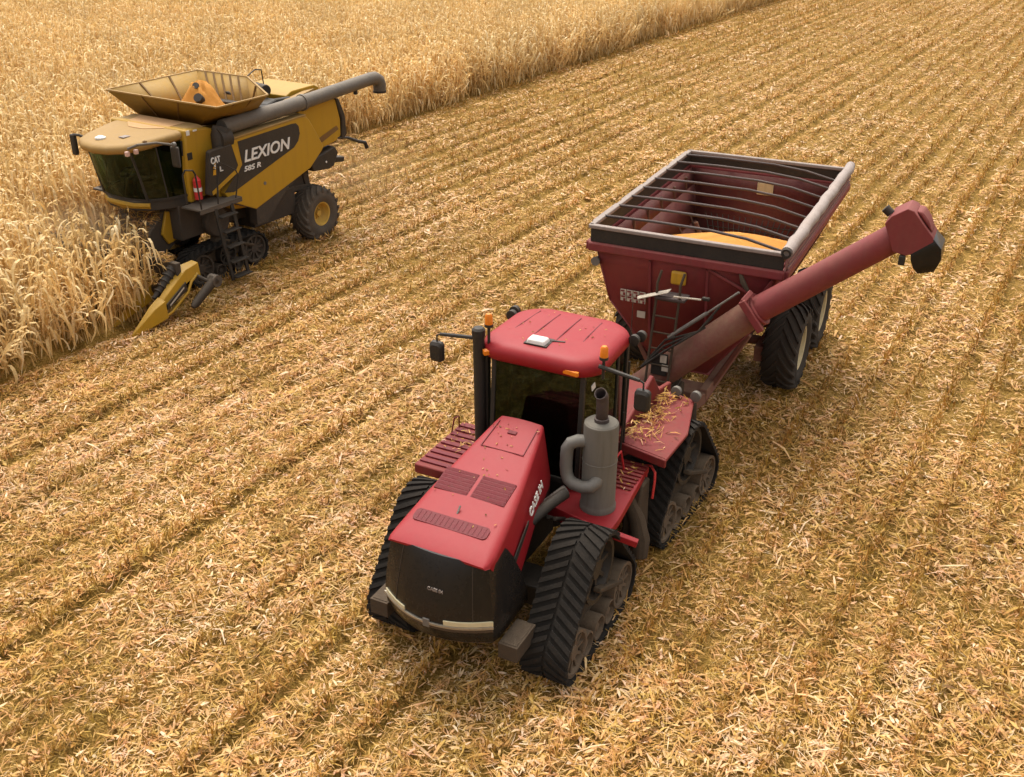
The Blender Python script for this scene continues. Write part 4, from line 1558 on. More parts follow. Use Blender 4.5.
# rolled lip and rim
lip = MB()
for (a, b) in (((3.05, -1.80), (3.05, 1.80)), ((3.05, 1.80), (-3.05, 1.80)), ((-3.05, 1.80), (-3.05, -1.80)), ((-3.05, -1.80), (3.05, -1.80))):
    lip.beam((a[0], a[1], 3.63), (b[0], b[1], 3.63), .13, .17)
lip.build('rim_lip', M['cart_red'], hopper, bevel=0.03)
ext = MB()
ext.box((3.03, 0, 3.845), (.05, 3.52, .26))
ext.box((-3.03, 0, 3.845), (.05, 3.52, .26))
ext.box((0, -1.755, 3.845), (6.1, .04, .26))
ext.build('side_extension', M['black'], hopper, bevel=0.01)
e2 = MB()
e2.plate([(3.04, 1.79, 3.70), (-3.04, 1.79, 3.70), (-3.04, 1.82, 4.0), (3.04, 1.82, 4.0)], .03)
for k in range(2):
    e2.beam((3.02, 1.835, 3.76 + .1 * k), (-3.02, 1.835, 3.76 + .1 * k), .03, .035)
e2.build('tarp_skirt', M['cart_red_worn'] if 'cart_red_worn' in M else M['rail_grey'], hopper)
rail = MB()
rail.box((3.03, 0, 4.0), (.11, 3.62, .07))
rail.box((-3.03, 0, 4.0), (.11, 3.62, .07))
rail.box((0, -1.77, 4.0), (6.1, .10, .07))
for k in range(4):
    rail.box((2.2 - 1.5 * k, -1.80, 3.98), (1.2, .10, .10))
rail.build('top_rail', M['rail_grey'], hopper, bevel=0.015)
roll = MB()
rp = [(3.10 - k * .31, 1.80 + .010 * math.sin(k * 2.1), 4.06 + .012 * math.sin(k * 1.3)) for k in range(21)]
roll.tube(rp, [.105 + .006 * math.sin(k * 3.7) for k in range(21)], 16)
ro_ = roll.build('rolled_tarp', M['tarp'], cart)
v = MB()
v.lathe((3.12, 1.80, 4.06), [(0, .05), (0, .085), (.05, .085), (.05, .05)], axis=0, n=18)
v.build('roll_pipe', M['black'], ro_)
for k in range(8):                                   # bows across the open top
    x = -2.62 + 5.05 * k / 7 + .03 * math.sin(k * 5)
    b = MB()
    b.tube([(x, -1.74, 4.02), (x, -.8, 4.04), (x, .25, 4.03), (x, .95, 3.97), (x - .02, 1.45, 3.86), (x - .02, 1.74, 3.80)], .026, 10)
    b.build('bow', M['tube_black'], cart)
for k in range(6):                                   # braces on the inner side walls
    x = -2.3 + k * .86
    for s in (1, -1):
        b = MB()
        b.beam((x, s * 1.60, 3.60), (x, s * 1.595, 3.05), .05, .06, up=(1, 0, 0))
        b.beam((x, s * 1.60, 3.05), (x - .05, s * 1.34, 2.45), .05, .06, up=(1, 0, 0))
        b.beam((x - .05, s * 1.34, 2.45), (x - .08, s * .80, 1.70), .05, .06, up=(1, 0, 0))
        b.build('wall_brace', M['cart_brace'], hopper)
mesh = MB()
for k in range(19):
    y = -1.26 + k * .14
    mesh.beam((hop_x(2.86, False) + .06, y, 2.86), (hop_x(1.95, False) + .06, y * .66, 1.95), .016, .016)
for k in range(8):
    z = 2.86 - k * .13
    hw = 1.30 * (1 - .34 * k / 7)
    mesh.beam((hop_x(z, False) + .06, -hw, z), (hop_x(z, False) + .06, hw, z), .016, .016)
mesh.build('screen', M['black'], hopper)
for zz, m_ in ((3.38, 'cream'), (3.00, 'sticker')):
    v = MB()
    v.box((-2.905, .06, zz), (.02, .36, .27))
    v.build('sight_window', M[m_], hopper, bevel=0.008)
v = MB()
v.box((-2.88, .06, 3.00), (.012, .14, .27))
v.build('window_bar', M['cart_inner'], hopper)
# front wall: angle irons, stickers, warning lamp


def fx(z):
    return hop_x(z, True)


for (a, b) in (((-.62, 3.5), (-.62, 1.9)), ((.45, 3.5), (.45, 2.0)), ((1.60, 3.5), (.9, 2.2)), ((.45, 3.52), (1.45, 3.1))):
    v = MB()
    v.beam((fx(a[1]) + .03, a[0], a[1]), (fx(b[1]) + .03, b[0], b[1]), .05, .05, up=(0, 1, 0))
    v.build('front_rib', M['cart_red'], hopper, bevel=0.01)
for i in range(4):
    for j in range(2):
        y, z = -1.12 + .125 * i, 2.79 - .125 * j
        st = MB()
        st.box((fx(z) + .020, y, z), (.012, .112, .112))
        so = st.build('warning_sticker', M['sticker'], hopper)
        mk = MB()
        mk.box((fx(z) + .028, y - .01, z + .025), (.008, .07, .03))
        mk.box((fx(z) + .028, y + .02, z - .03), (.008, .04, .05))
        mk.build('sticker_mark', M['cart_red'], so)
st = MB()
st.box((fx(2.36) + .02, -.78, 2.36), (.012, .16, .13))
st.build('warning_sticker', M['sticker'], hopper)
v = MB()
v.box((fx(3.27) + .05, -.06, 3.27), (.08, .28, .26))
v.build('warning_lamp', M['yellow_lamp'], hopper, bevel=0.04, seg=3)
v = MB()
v.lathe((3.0, -1.66, 3.34), [(-.16, .001), (-.16, .05), (-.05, .06), (.03, .085), (.06, .085), (.06, .001)], axis=0, n=16)
v.build('side_lamp', M['steel'], hopper)
v = MB()
v.tube([(3.08, 1.05, 3.55), (3.12, 1.12, 3.42), (3.12, 1.22, 3.28)], [.03, .05, .03], 8)
v.build('crank_handle', M['mud'], hopper)

# ladder with a little platform
v = MB()
for y in (-.30, .12):
    v.tube([(3.72, y - .04, 1.35), (3.50, y, 3.05), (3.50, y, 3.30), (3.42, y + .04, 3.52)], .024, 8)
for k in range(6):
    z = 1.5 + k * .30
    x = 3.72 - .22 * (z - 1.35) / 1.7
    v.tube([(x, -.32, z), (x, .12, z)], .018, 8)
lad = v.build('ladder', M['mud'], cart)
v = MB()
v.box((3.38, -.05, 3.04), (.34, .56, .05))
v.build('platform', M['tube_black'], lad, bevel=0.01)
v = MB()
v.plate([(3.42, -.06, 3.20), (3.56, -.08, 3.17), (3.60, -.62, 2.97), (3.54, -.64, 3.0)], .015)
v.beam((3.54, .02, 3.11), (3.54, .52, 3.14), .035, .025)
v.build('step_plate', M['sticker'], lad, bevel=0.004)
v = MB()
v.box((3.52, .60, 3.16), (.07, .14, .07))
v.build('light', M['black'], lad, bevel=0.02)
v = MB()
v.box((3.62, -.12, 1.80), (.06, .30, .42))
v.build('control_box', M['black'], cart, bevel=0.01)
v = MB()
v.box((3.66, -.04, 1.93), (.02, .12, .14))
v.box((3.66, .0, 1.76), (.02, .12, .12))
v.build('label_plate', M['sticker'], cart)

# unloading auger: lower tube, hinge, upper tube, spout
A0, A1, A2 = Vector((3.36, -.62, 1.05)), Vector((3.36, 1.45, 3.04)), Vector((3.30, 3.50, 4.66))
A0 = A1 + (A0 - A1)
aug = MB()
aug.tube([A0, A0.lerp(A1, .35), A0.lerp(A1, .7), A1], [.27, .27, .265, .26], 28)
ao = aug.build('auger', M['cart_red_muddy'], cart, angle=30)
d12 = (A2 - A1).normalized()
q = MB()
q.tube([A1, A1.lerp(A2, .5), A2 + d12 * .1], [.235, .232, .23], 28)
up_ = q.build('upper_tube', M['cart_red'], ao, angle=30)
q = MB()
u = Vector((1, 0, 0))
w = d12.cross(u)
for a in range(2):
    c = A1 + d12 * (.04 - .10 * a)
    q.tube([c, c + d12 * .05], [.30, .30], 28)
q.beam(A1 + u * .31 + w * .30, A1 + u * .31 - w * .32, .12, .09, up=(1, 0, 0))
q.beam(A1 + u * .1 + Vector((0, -.1, .36)), A1 + u * .31 - w * .3, .09, .08, up=(1, 0, 0))
q.build('hinge', M['cart_red'], ao, bevel=0.012)
q = MB()
q.tube([A1 + Vector((.2, -.28, .36)), A1 + Vector((.2, -.80, -.12))], .020, 8)
q.tube([A1 + Vector((.2, -.80, -.12)), A1 + Vector((.22, -1.45, -.70))], .036, 8)
q.build('cylinder', M['steel'], ao)
q = MB()
for k in range(3):
    q.tube([A1 + Vector((.12 + .05 * k, -.6 - .1 * k, .02 - .2 * k)), A1 + Vector((.30, -.9, -.45)), A1 + Vector((.25 + .05 * k, -1.5, -.75 - .1 * k)), A1 + Vector((.3, -1.9, -1.35))], .020, 6)
q.build('hydraulic_hose', M['black'], ao)
# box spout turned downwards
sx = Matrix((d12, Vector((1, 0, 0)), d12.cross(Vector((1, 0, 0))))).transposed()
q = MB()
q.prism([(3.32, 4.93), (3.40, 5.06), (3.62, 5.21), (3.72, 5.18), (4.06, 4.80), (4.08, 4.74), (3.79, 4.50), (3.70, 4.46), (3.50, 4.50)], 3.30 - .27, 3.30 + .28, axis=0)
sp = q.build('spout', M['cart_red'], ao, bevel=0.012)
q = MB()
q.prism([(3.74, 5.17), (3.86, 5.03), (4.03, 4.85), (3.95, 5.03), (3.84, 5.16)], 3.30 - .20, 3.30 + .20, axis=0)
q.build('spout_cover', M['cart_red'], sp, bevel=0.03)
q = MB()
q.loft([[(3.30 + a * .27, 4.06, 4.78) if b > 0 else (3.30 + a * .27, 3.78, 4.50) for a, b in ((-1, 1), (1, 1), (1, -1), (-1, -1))],
        [(3.30 + a * .28, 4.20, 4.64) if b > 0 else (3.30 + a * .28, 3.80, 4.40) for a, b in ((-1, 1), (1, 1), (1, -1), (-1, -1))],
        [(3.30 + a * .26, 4.22, 4.46) if b > 0 else (3.30 + a * .26, 3.85, 4.28) for a, b in ((-1, 1), (1, 1), (1, -1), (-1, -1))],
        [(3.30 + a * .20, 4.15, 4.25) if b > 0 else (3.30 + a * .20, 3.93, 4.18) for a, b in ((-1, 1), (1, 1), (1, -1), (-1, -1))]], caps=False)
q.build('rubber_chute', M['black_gloss'], sp, solidify=0.02, bevel=.02)
q = MB()
q.cyl((3.3, 3.36, 5.02), (3.3, 3.26, 5.10), .07, n=14)
q.build('work_light', M['black'], sp)
q = MB()
q.box((3.55, 3.66, 4.38), (.10, .10, .16))
q.build('chute_bracket', M['black'], sp, bevel=0.02)

# chassis and running gear
fr = MB()
for s in (1, -1):
    fr.beam((2.9, s * .55, .98), (-2.7, s * .55, .98), .16, .26)
    fr.beam((2.9, s * .55, .95), (3.95, s * .06, .72), .16, .24)
    fr.beam((.4, s * 1.0, .88), (-3.1, s * 1.0, .86), .20, .34)
    fr.beam((2.4, s * .6, 1.0), (2.5, s * 1.2, 2.2), .10, .10)
    fr.beam((-2.4, s * .6, 1.0), (-2.3, s * 1.3, 2.6), .10, .10)
fr.box((-1.41, 0, .95), (.5, 2.0, .26))
for x in (-.29, -2.53):
    fr.cyl((x, -1.6, .89), (x, 1.3, .89), .10, n=12)
fr.box((2.75, 0, .9), (.5, 1.1, .3))
fr.beam((3.9, 0, .70), (4.45, 0, .62), .16, .14)
fr.build('chassis', M['cart_red_muddy'], cart, bevel=0.02)
for k in range(5):
    v = MB()
    y = -.22 + .11 * k
    v.tube([(3.3, y, 1.15 + .08 * k), (3.75, y * .8, 1.32 - .10 * (k % 3)), (4.25, y * .5, .95 + .06 * k), (4.75, y * .8 + .05, 1.15)], .022, 6)
    v.build('hydraulic_hose', M['black'], cart)
v = MB()
v.tube([(3.2, .02, .98), (4.55, .02, .90)], .07, 10)
v.tube([(3.2, .02, .98), (3.5, .02, .965)], .12, 10)
v.build('drive_shaft', M['mud'], cart)
v = MB()
v.box((3.30, -.10, 1.15), (.36, .70, .34))
v.box((3.55, .28, 1.0), (.26, .24, .20))
v.build('gearbox', M['mud'], cart, bevel=.04)
v = MB()
v.tube([(3.25, .45, .95), (3.28, .48, .5), (3.25, .50, .12)], [.09, .10, .13], 12)
v.box((3.25, .5, .10), (.32, .34, .06))
v.build('parking_jack', M['mud'], cart, bevel=0.01)
for x in (-.29, -2.53):
    for s in (1, -1):
        tyre_wheel(cart, (x, 1.43 if s > 0 else -1.78, .89), .89, .72, s, .46, ('tyre_rubber', 'cream'), lugs=20)

# the load: a cone of yellow corn against the front wall
hp = MB()
cxg, cyg, ztop, slope = 1.80, .62, 3.87, .36


def hw_at(z):
    if z > 3.66:
        return 1.66
    for (y0, z0), (y1, z1) in zip(HALF, HALF[1:]):
        if z1 <= z <= z0:
            return y1 + (y0 - y1) * (z - z1) / (z0 - z1) - .035
    return .5


NA, NR = 72, 26
vs = [(cxg, cyg, ztop - .076)]
gr = random.Random(3)
for k in range(NA):
    a = 2 * math.pi * k / NA
    rmax = 0
    while rmax < 5:
        r_ = rmax + .04
        z = ztop - slope * r_
        x, y = cxg + r_ * math.cos(a), cyg + r_ * math.sin(a)
        if z < 1.4 or abs(y) > hw_at(z) or x > hop_x(z, True) - .04 or x < hop_x(z, False) + .04:
            break
        rmax = r_
    for j in range(1, NR + 1):
        r_ = rmax * j / NR
        z = ztop - slope * math.sqrt(r_ * r_ + .35 ** 2) + .05 + gr.uniform(-.006, .006)
        vs.append((cxg + r_ * math.cos(a), cyg + r_ * math.sin(a), z))
fs = []
for k in range(NA):
    k2 = (k + 1) % NA
    fs.append((0, 1 + k * NR, 1 + k2 * NR))
    for j in range(NR - 1):
        fs.append((1 + k * NR + j, 1 + k * NR + j + 1, 1 + k2 * NR + j + 1, 1 + k2 * NR + j))
hp.add(vs, fs)
heap = hp.build('corn_heap', M['corn_grain'], None, angle=180)
heap.matrix_world = CM
tag(heap, 'mound of orange corn kernels lying inside the maroon grain cart', 'corn')


# ------------------------------------------------------------------ the yellow combine harvester
CO = Vector((-21.4, 19.0, 0))
combine = empty('combine_harvester', CO, -math.pi / 2)
tag(combine, 'yellow and black combine harvester cutting into the standing corn', 'combine')
CMX = Matrix.Translation(CO) @ Matrix.Rotation(-math.pi / 2, 4, 'Z')
S = 1.68


def fit_text(mb, s, x0, z0, width, height, y, shear=0.0, depth=0.012):
    """letters on the left flank, reading from the front (x0) towards the rear"""
    t = MB()
    t.text(s, 1.0, Matrix.Identity(4), 0.5, shear=shear)
    xs = [p[0] for p in t.v]
    ys_ = [p[1] for p in t.v]
    sx_, sy_ = width / (max(xs) - min(xs)), height / (max(ys_) - min(ys_))
    mb.add([(x0 - (p[0] - min(xs)) * sx_, y + p[2] * 2 * depth, z0 + (p[1] - min(ys_)) * sy_) for p in t.v], t.f)


# main body and flanks
body = MB()
body.prism([(-.1, 1.75), (-.76, 1.64), (-2.4, 2.1), (-3.0, 2.25), (-3.55, 2.68), (-3.0, 3.62), (.0, 3.55), (.55, 2.4)], -1.50, 1.50)
bo = body.build('body', M['combine_yellow'], combine, bevel=0.03)
for s in (1, -1):
    f = MB()
    poly = [(-.09, 3.50), (-2.78, 3.60), (-2.98, 3.58), (-3.10, 3.50), (-3.58, 2.72), (-3.58, 2.62), (-3.01, 2.21), (-.76, 1.61), (.86, 2.40), (.83, 2.44), (.66, 3.40), (.60, 3.46)]
    poly = [(-.09, 3.56), (-2.78, 3.66), (-3.0, 3.64), (-3.12, 3.52), (-3.60, 2.74), (-3.58, 2.62), (-3.01, 2.21), (-.76, 1.61), (.10, 2.02), (.30, 2.30), (-.18, 2.70), (-.42, 2.9)]
    f.prism(poly, s * 1.50, s * S)
    fl = f.build('side_panel', M['combine_yellow'], combine, bevel=0.02)
    f = MB()
    f.prism([(-.05, 3.57), (-2.98, 3.665), (-2.98, 3.70), (-.05, 3.62)], s * 1.30, s * (S + .015))
    f.build('panel_ledge', M['combine_roof'], fl, bevel=0.01)
    # dark decal field behind the lettering
    f = MB()
    dk = [(-.34, 3.50), (-2.40, 3.555), (-2.56, 3.54), (-2.66, 3.44), (-2.68, 3.24), (-2.60, 3.06), (-2.40, 2.91), (-.02, 2.26), (.30, 2.32), (-.18, 2.71), (-.42, 2.88)]
    f.prism(dk, s * (S + .001), s * (S + .006))
    f.build('decal_panel', M['combine_dark'], fl)
    # front service door: black with a yellow slash
    d = MB()
    d.prism([(.66, 3.42), (.60, 3.46), (-.07, 3.48), (-.28, 3.42), (-.38, 2.92), (-.16, 2.68), (.72, 2.34), (.86, 2.40)], s * (S - .12), s * (S + .03))
    do = d.build('service_door', M['combine_dark'], combine, bevel=0.015)
    d = MB()
    d.prism([(.75, 2.46), (-.14, 2.83), (-.18, 2.73), (.72, 2.36)], s * (S + .031), s * (S + .037))
    d.prism([(-.09, 3.475), (-.29, 3.42), (-.385, 2.92), (-.18, 2.68), (-.15, 2.80), (-.24, 2.92)], s * (S + .031), s * (S + .037))
    d.build('yellow_stripe', M['combine_yellow'], do)
    if s > 0:
        t = MB()
        fit_text(t, 'LEXION', -.50, 2.92, 1.76, .315, S + .012, shear=.22)
        t.build('lettering', M['white'], fl)
        t = MB()
        fit_text(t, '585 R', -.45, 2.69, .62, .135, S + .012, shear=.22)
        t.build('model_number', M['white'], fl)
        t = MB()
        fit_text(t, 'CAT', .665, 3.13, .31, .17, S + .040)
        t.build('lettering', M['white'], do)
        t = MB()
        t.prism([(.64, 3.02), (.46, 3.02), (.55, 3.16)], S + .050, S + .056)
        t.prism([(.65, 2.86), (.47, 2.84), (.50, 3.0), (.62, 2.98)], S + .034, S + .042)
        t.build('emblem', M['yellow_lamp'], do)
        t = MB()
        fit_text(t, 'L', .40, 2.90, .10, .12, S + .040)
        fit_text(t, 'S', .60, 3.01, .10, .10, S + .058)
        t.build('lettering', M['white'], do)
        t = MB()
        t.cyl((-1.16, S, 2.22), (-1.16, S + .02, 2.22), .045, n=12)
        t.build('latch', M['steel'], fl)
    f = MB()
    f.prism([(-.05, 1.92), (-.76, 1.60), (-.74, 1.18), (-1.13, 1.15), (-2.0, 1.85), (-2.42, 2.05), (-.80, 1.64), (-.1, 1.95)], s * 1.40, s * (S - .01))
    f.build('lower_skirt', M['combine_shadow_steel'], combine, bevel=0.01)
    # rear flank with its brown slash
    r = MB()
    r.prism([(-3.0, 3.90), (-4.40, 3.84), (-4.60, 3.80), (-4.76, 3.20), (-4.74, 2.74), (-4.50, 2.62), (-3.55, 2.5), (-3.0, 2.6)], s * 1.26, s * 1.40)
    ro2 = r.build('rear_panel', M['combine_yellow'], combine, bevel=0.03)
    r = MB()
    r.prism([(-3.56, 2.80), (-4.56, 3.06), (-4.64, 2.94), (-3.9, 2.72), (-3.62, 2.60)], s * 1.401, s * 1.410)
    r.build('rear_stripe', M['rear_brown'], ro2)
    r = MB()
    r.prism([(-4.50, 3.86), (-4.72, 3.80), (-4.95, 3.30), (-4.98, 2.75), (-4.82, 2.60), (-4.72, 2.64), (-4.80, 3.2), (-4.58, 3.78)], s * 1.16, s * 1.43)
    r.build('tail_trim', M['combine_dark'], combine, bevel=0.03)
    r = MB()
    r.prism([(-3.30, 2.22), (-3.62, 2.36), (-4.38, 2.50), (-4.52, 2.30), (-4.30, 1.95), (-4.10, 1.90), (-3.40, 1.98)], s * 1.18, s * 1.44)
    ch = r.build('chopper_cover', M['combine_dark'], combine, bevel=0.03)
    r = MB()
    r.cyl((-3.95, s * 1.43, 2.14), (-3.95, s * 1.46, 2.14), .03, n=10)
    r.build('bolt', M['white'], ch)
r = MB()
r.box((-3.95, 0, 3.15), (1.5, 2.50, 1.25))
r.box((-4.2, 0, 2.15), (.9, 2.35, .55))
r.beam((-4.3, 1.2, 2.1), (-4.85, 1.25, 2.02), .3, .16)
r.build('rear_hood', M['combine_dark'], combine, bevel=0.04)
r = MB()
r.tube([(-4.58, 1.38, 2.70), (-5.0, 1.42, 2.62), (-5.45, 1.46, 2.42), (-5.72, 1.48, 2.34), (-5.80, 1.48, 2.16)], [.025, .04, .05, .055, .06], 8)
r.build('tail_arm', M['black'], combine)
# engine deck
e = MB()
e.prism([(-3.35, 3.60), (-3.35, 4.02), (-3.6, 4.12), (-4.55, 4.14), (-4.75, 4.04), (-4.8, 3.7)], -1.1, .68)
eo = e.build('engine_hood', M['combine_yellow'], combine, bevel=0.02)
e = MB()
e.prism([(-2.75, 1.10), (-4.5, .55), (-4.5, .72), (-2.75, 1.34)], 3.98, 4.05, axis=2)
e.build('hood_flap', M['combine_roof'], eo)
e = MB()
e.box((-2.5, .1, 3.75), (1.0, 2.2, .5))
e.cyl((-2.3, -.5, 4.0), (-2.95, -.5, 4.0), .20, n=16)
e.tube([(-2.2, .9, 3.9), (-2.6, 1.0, 4.05), (-3.2, .95, 4.0)], .07, 10)
for k in range(5):
    e.box((-1.9 - .25 * k, .85 + .1 * (k % 2), 3.8 + .06 * (k % 3)), (.2, .3, .22), rot=(0, .1 * k, .3 * k))
e.build('engine', M['black'], combine, bevel=0.02)
e = MB()
e.cyl((-3.1, -.30, 4.20), (-2.95, .35, 4.20), .16, n=20)
ac = e.build('air_cleaner', M['combine_dark'], combine, bevel=0.02)
for k in range(2):
    e = MB()
    c = Vector((-3.1, -.30, 4.20)).lerp(Vector((-2.95, .35, 4.20)), .30 + .3 * k)
    dd = Vector((.15, .65, 0)).normalized() * .02
    e.cyl(c - dd, c + dd, .168, n=20)
    e.build('clamp', M['steel'], ac)
e = MB()
e.tube([(-2.7, -.05, 4.60), (-3.1, -.15, 4.70), (-3.35, -.15, 4.66), (-3.45, -.2, 4.15)], .018, 6)
e.build('hand_rail', M['black'], combine)

# grain tank: box below, folding hopper above
tk = MB()
tk.box((-1.15, 0, 3.6), (2.6, 2.5, .5))
tk.build('grain_tank', M['tank_yellow'], combine, bevel=0.02)
RIM = [(.55, -1.90, 4.57), (.62, 2.10, 4.57), (-1.20, 2.06, 4.56), (-2.62, .02, 4.59), (-2.62, -1.90, 4.59)]
BOT = [(.10, -1.20, 3.87), (.10, .82, 3.87), (-1.55, 1.02, 3.80), (-2.12, .55, 3.80), (-2.12, -1.20, 3.80)]
for k in range(5):
    a, b = k, (k + 1) % 5
    q = MB()
    q.add([RIM[a], RIM[b], BOT[b], BOT[a]], [(0, 1, 2, 3)], smooth=False)
    w_ = q.build('tank_flap', [M['tank_yellow'], M['tank_bare']], combine, solidify=0.02)
    w_.modifiers['shell'].material_offset = 0
    lin = MB()                                   # bare inner skin with pressed ribs
    c_in = Vector((-1.0, -.1, 4.5))
    pr, pb = [Vector(RIM[i]).lerp(c_in, .012) for i in (a, b)], [Vector(BOT[i]).lerp(c_in, .012) for i in (a, b)]
    lin.add([pr[0], pr[1], pb[1], pb[0]], [(0, 1, 2, 3)], smooth=False)
    lin.build('flap_lining', M['tank_bare'], w_, solidify=0.006)
    rb_ = MB()
    nr = (3, 3, 2, 6, 3)[k]
    for i in range(1, nr):
        t = i / nr
        p1 = pr[0].lerp(pr[1], t).lerp(c_in, .015)
        p0 = pb[0].lerp(pb[1], t).lerp(c_in, .015)
        rb_.beam(p0, p1, .05, .035)
        o1, o0 = Vector(RIM[a]).lerp(Vector(RIM[b]), t), Vector(BOT[a]).lerp(Vector(BOT[b]), t)
        if k < 2:
            nrm = ((Vector(RIM[b]) - Vector(RIM[a])).cross(o0 - o1)).normalized() * .02
            sgn = 1 if nrm.dot(o1 - c_in) > 0 else -1
            rb_.beam(o0 + nrm * sgn, o1 + nrm * sgn, .03, .02)
    rb_.build('rib', M['rear_brown'], w_)
    rm_ = MB()
    rm_.beam(RIM[a], RIM[b], .05, .035)
    rm_.build('rim', M['combine_roof'], w_)

# unloading auger folded back along the left flank
au = MB()
a0, a1, a2 = Vector((-.12, 1.42, 3.86)), Vector((-3.07, 1.50, 3.98)), Vector((-6.12, 1.50, 4.14))
au.tube([a0, a1], .20, 24)
aa = au.build('unloading_auger', M['auger_grey'], combine, angle=30)
au = MB()
au.tube([a1, a2, a2 + Vector((-.20, 0, -.01)), a2 + Vector((-.36, 0, -.10)), a2 + Vector((-.42, 0, -.24)), a2 + Vector((-.42, 0, -.42))], [.19, .185, .19, .20, .20, .185], 24, caps=False)
au.tube([a1 + Vector((.03, 0, 0)), a1 + Vector((-.06, 0, 0))], .225, 24)
au.build('outer_tube', M['auger_grey'], aa, angle=40)
au = MB()
au.tube([a2 + Vector((-.42, 0, -.40)), a2 + Vector((-.42, 0, -.46))], [.2, .2], 20)
au.build('chute_mouth', M['black'], aa)
au = MB()
au.box((a2.x + .75, 1.52, a2.z - .27), (.10, .10, .12))
au.build('work_light', M['black'], aa, bevel=.02)
au = MB()
au.tube([(-.02, 1.45, 3.0), (.0, 1.45, 3.7), (-.08, 1.44, 3.88)], [.26, .25, .22], 20)
au.tube([(.16, 1.45, 3.62), (-.2, 1.45, 3.62)], .28, 20)
au.build('auger_elbow', M['combine_dark'], aa)

# cab tower behind the cab
p = MB()
p.prism([(1.02, 4.0), (.30, 3.95), (.02, 3.84), (.02, 3.2), (.36, 2.3), (1.12, 2.2), (1.14, 3.0)], -1.34, 1.34)
po = p.build('cab_tower', M['combine_yellow'], combine, bevel=0.05, seg=3)
p = MB()
p.box((.98, 1.345, 3.36), (.16, .02, .18))
p.build('filler_recess', M['black'], po, bevel=0.03)
p = MB()
p.box((.95, 1.35, 3.93), (.10, .012, .12))
p.box((.72, 1.35, 3.95), (.12, .012, .04))
p.build('warning_sticker', M['white'], po)

# cab: floor, glass, roof
FZ = 2.38
c = MB()
c.prism([(1.05, -1.24), (1.60, -1.06), (1.95, -.80), (2.15, -.45), (2.15, .45), (1.95, .80), (1.60, 1.06), (1.05, 1.24)], FZ - .26, FZ, axis=2)
co_ = c.build('cab', M['combine_dark'], combine, bevel=0.03)
c = MB()
fr_ = [(1.98, -.82), (2.17, -.46), (2.20, 0), (2.17, .46), (1.98, .82)]
c.loft([[(x, y, FZ - .05) for x, y in fr_] + [(x - .15, y * .9, FZ - .05) for x, y in fr_[::-1]], [(x + .02, y, FZ - .13) for x, y in fr_] + [(x - .15, y * .9, FZ - .13) for x, y in fr_[::-1]],
        [(x - .08, y * .94, FZ - .28) for x, y in fr_] + [(x - .2, y * .86, FZ - .28) for x, y in fr_[::-1]]])
c.build('front_bumper', M['combine_yellow'], co_, bevel=0.01)
lo_ = [(1.06, -1.24), (1.60, -1.08), (1.99, -.78), (2.12, -.36), (2.15, 0), (2.12, .36), (1.99, .78), (1.60, 1.08), (1.06, 1.24)]
hi_ = [(1.06, -1.20), (1.70, -1.0), (2.30, -.76), (2.50, -.36), (2.54, 0), (2.50, .36), (2.30, .76), (1.70, 1.0), (1.06, 1.20)]
TZ = 3.74
for i0, i1 in ((2, 6),):
    q = MB()
    q.loft([[(x, y, FZ) for x, y in lo_[i0:i1 + 1]], [((a[0] + b[0]) / 2 + .03, (a[1] + b[1]) / 2, (FZ + TZ) / 2) for a, b in zip(lo_[i0:i1 + 1], hi_[i0:i1 + 1])], [(x, y, TZ) for x, y in hi_[i0:i1 + 1]]], caps=False, closed=False)
    q.build('windshield', M['combine_glass'], co_, angle=80)
for (i, j) in ((0, 1), (1, 2), (6, 7), (7, 8)):
    q = MB()
    q.add([(*lo_[i], FZ), (*lo_[j], FZ), (*hi_[j], TZ), (*hi_[i], TZ)], [(0, 1, 2, 3)])
    q.build('window', M['combine_glass'], co_)
q = MB()
for i in (2, 6):
    q.beam((*lo_[i], FZ), (*hi_[i], TZ), .06, .05)
for i in (1, 7):
    q.beam((*lo_[i], FZ), (*hi_[i], TZ), .035, .035)
for i in (0, 8):
    q.beam((*lo_[i], FZ), (*hi_[i], TZ), .07, .07)
for i in range(8):
    q.beam((*lo_[i], FZ + .02), (*lo_[i + 1], FZ + .02), .05, .06)
q.build('cab_pillar', M['black'], co_)
rf = MB()
ring_ = []


def roof_z(x):
    return 3.80 + (2.72 - x) * .075


out_ = [(.40, -1.30), (1.2, -1.20), (2.1, -1.0), (2.48, -.80), (2.70, -.45), (2.78, 0), (2.70, .45), (2.48, .80), (2.1, 1.0), (1.2, 1.20), (.40, 1.30)]
secs = []
for dz, k in ((-.17, .955), (-.12, .995), (-.04, 1.0), (.02, .965), (.045, .88)):
    secs.append([(1.4 + (x - 1.4) * (k if x > 1.4 else 1), y * k, roof_z(x) + dz) for x, y in out_])
rf.loft(secs)
rfo = rf.build('cab_roof', M['combine_roof'], co_, angle=60)
q = MB()
q.plate([(x_, y_, roof_z(x_) + .052) for x_, y_ in ((.46, -.86), (.95, -.78), (1.30, -.35), (1.30, .15), (1.05, .62), (.46, .78))], .012)
q.build('kernel_spill', M['kernel_dust'], rfo, bevel=.004)
q = MB()
q.lathe((2.28, -.22, roof_z(2.28)), [(.03, .13), (.07, .13), (.10, .07), (.105, .001), (.03, .001)], axis=2, n=20)
q.build('satellite_receiver', M['white'], rfo)
q = MB()
q.box((1.95, .25, roof_z(1.95) + .052), (.22, .18, .012))
q.build('roof_hatch', M['rail_grey'], rfo)
q = MB()
q.lathe((1.98, .98, roof_z(2.0) - .05), [(0, .05), (.10, .05), (.12, .001), (0, .001)], axis=2, n=14)
q.build('beacon', M['rear_brown'], rfo)
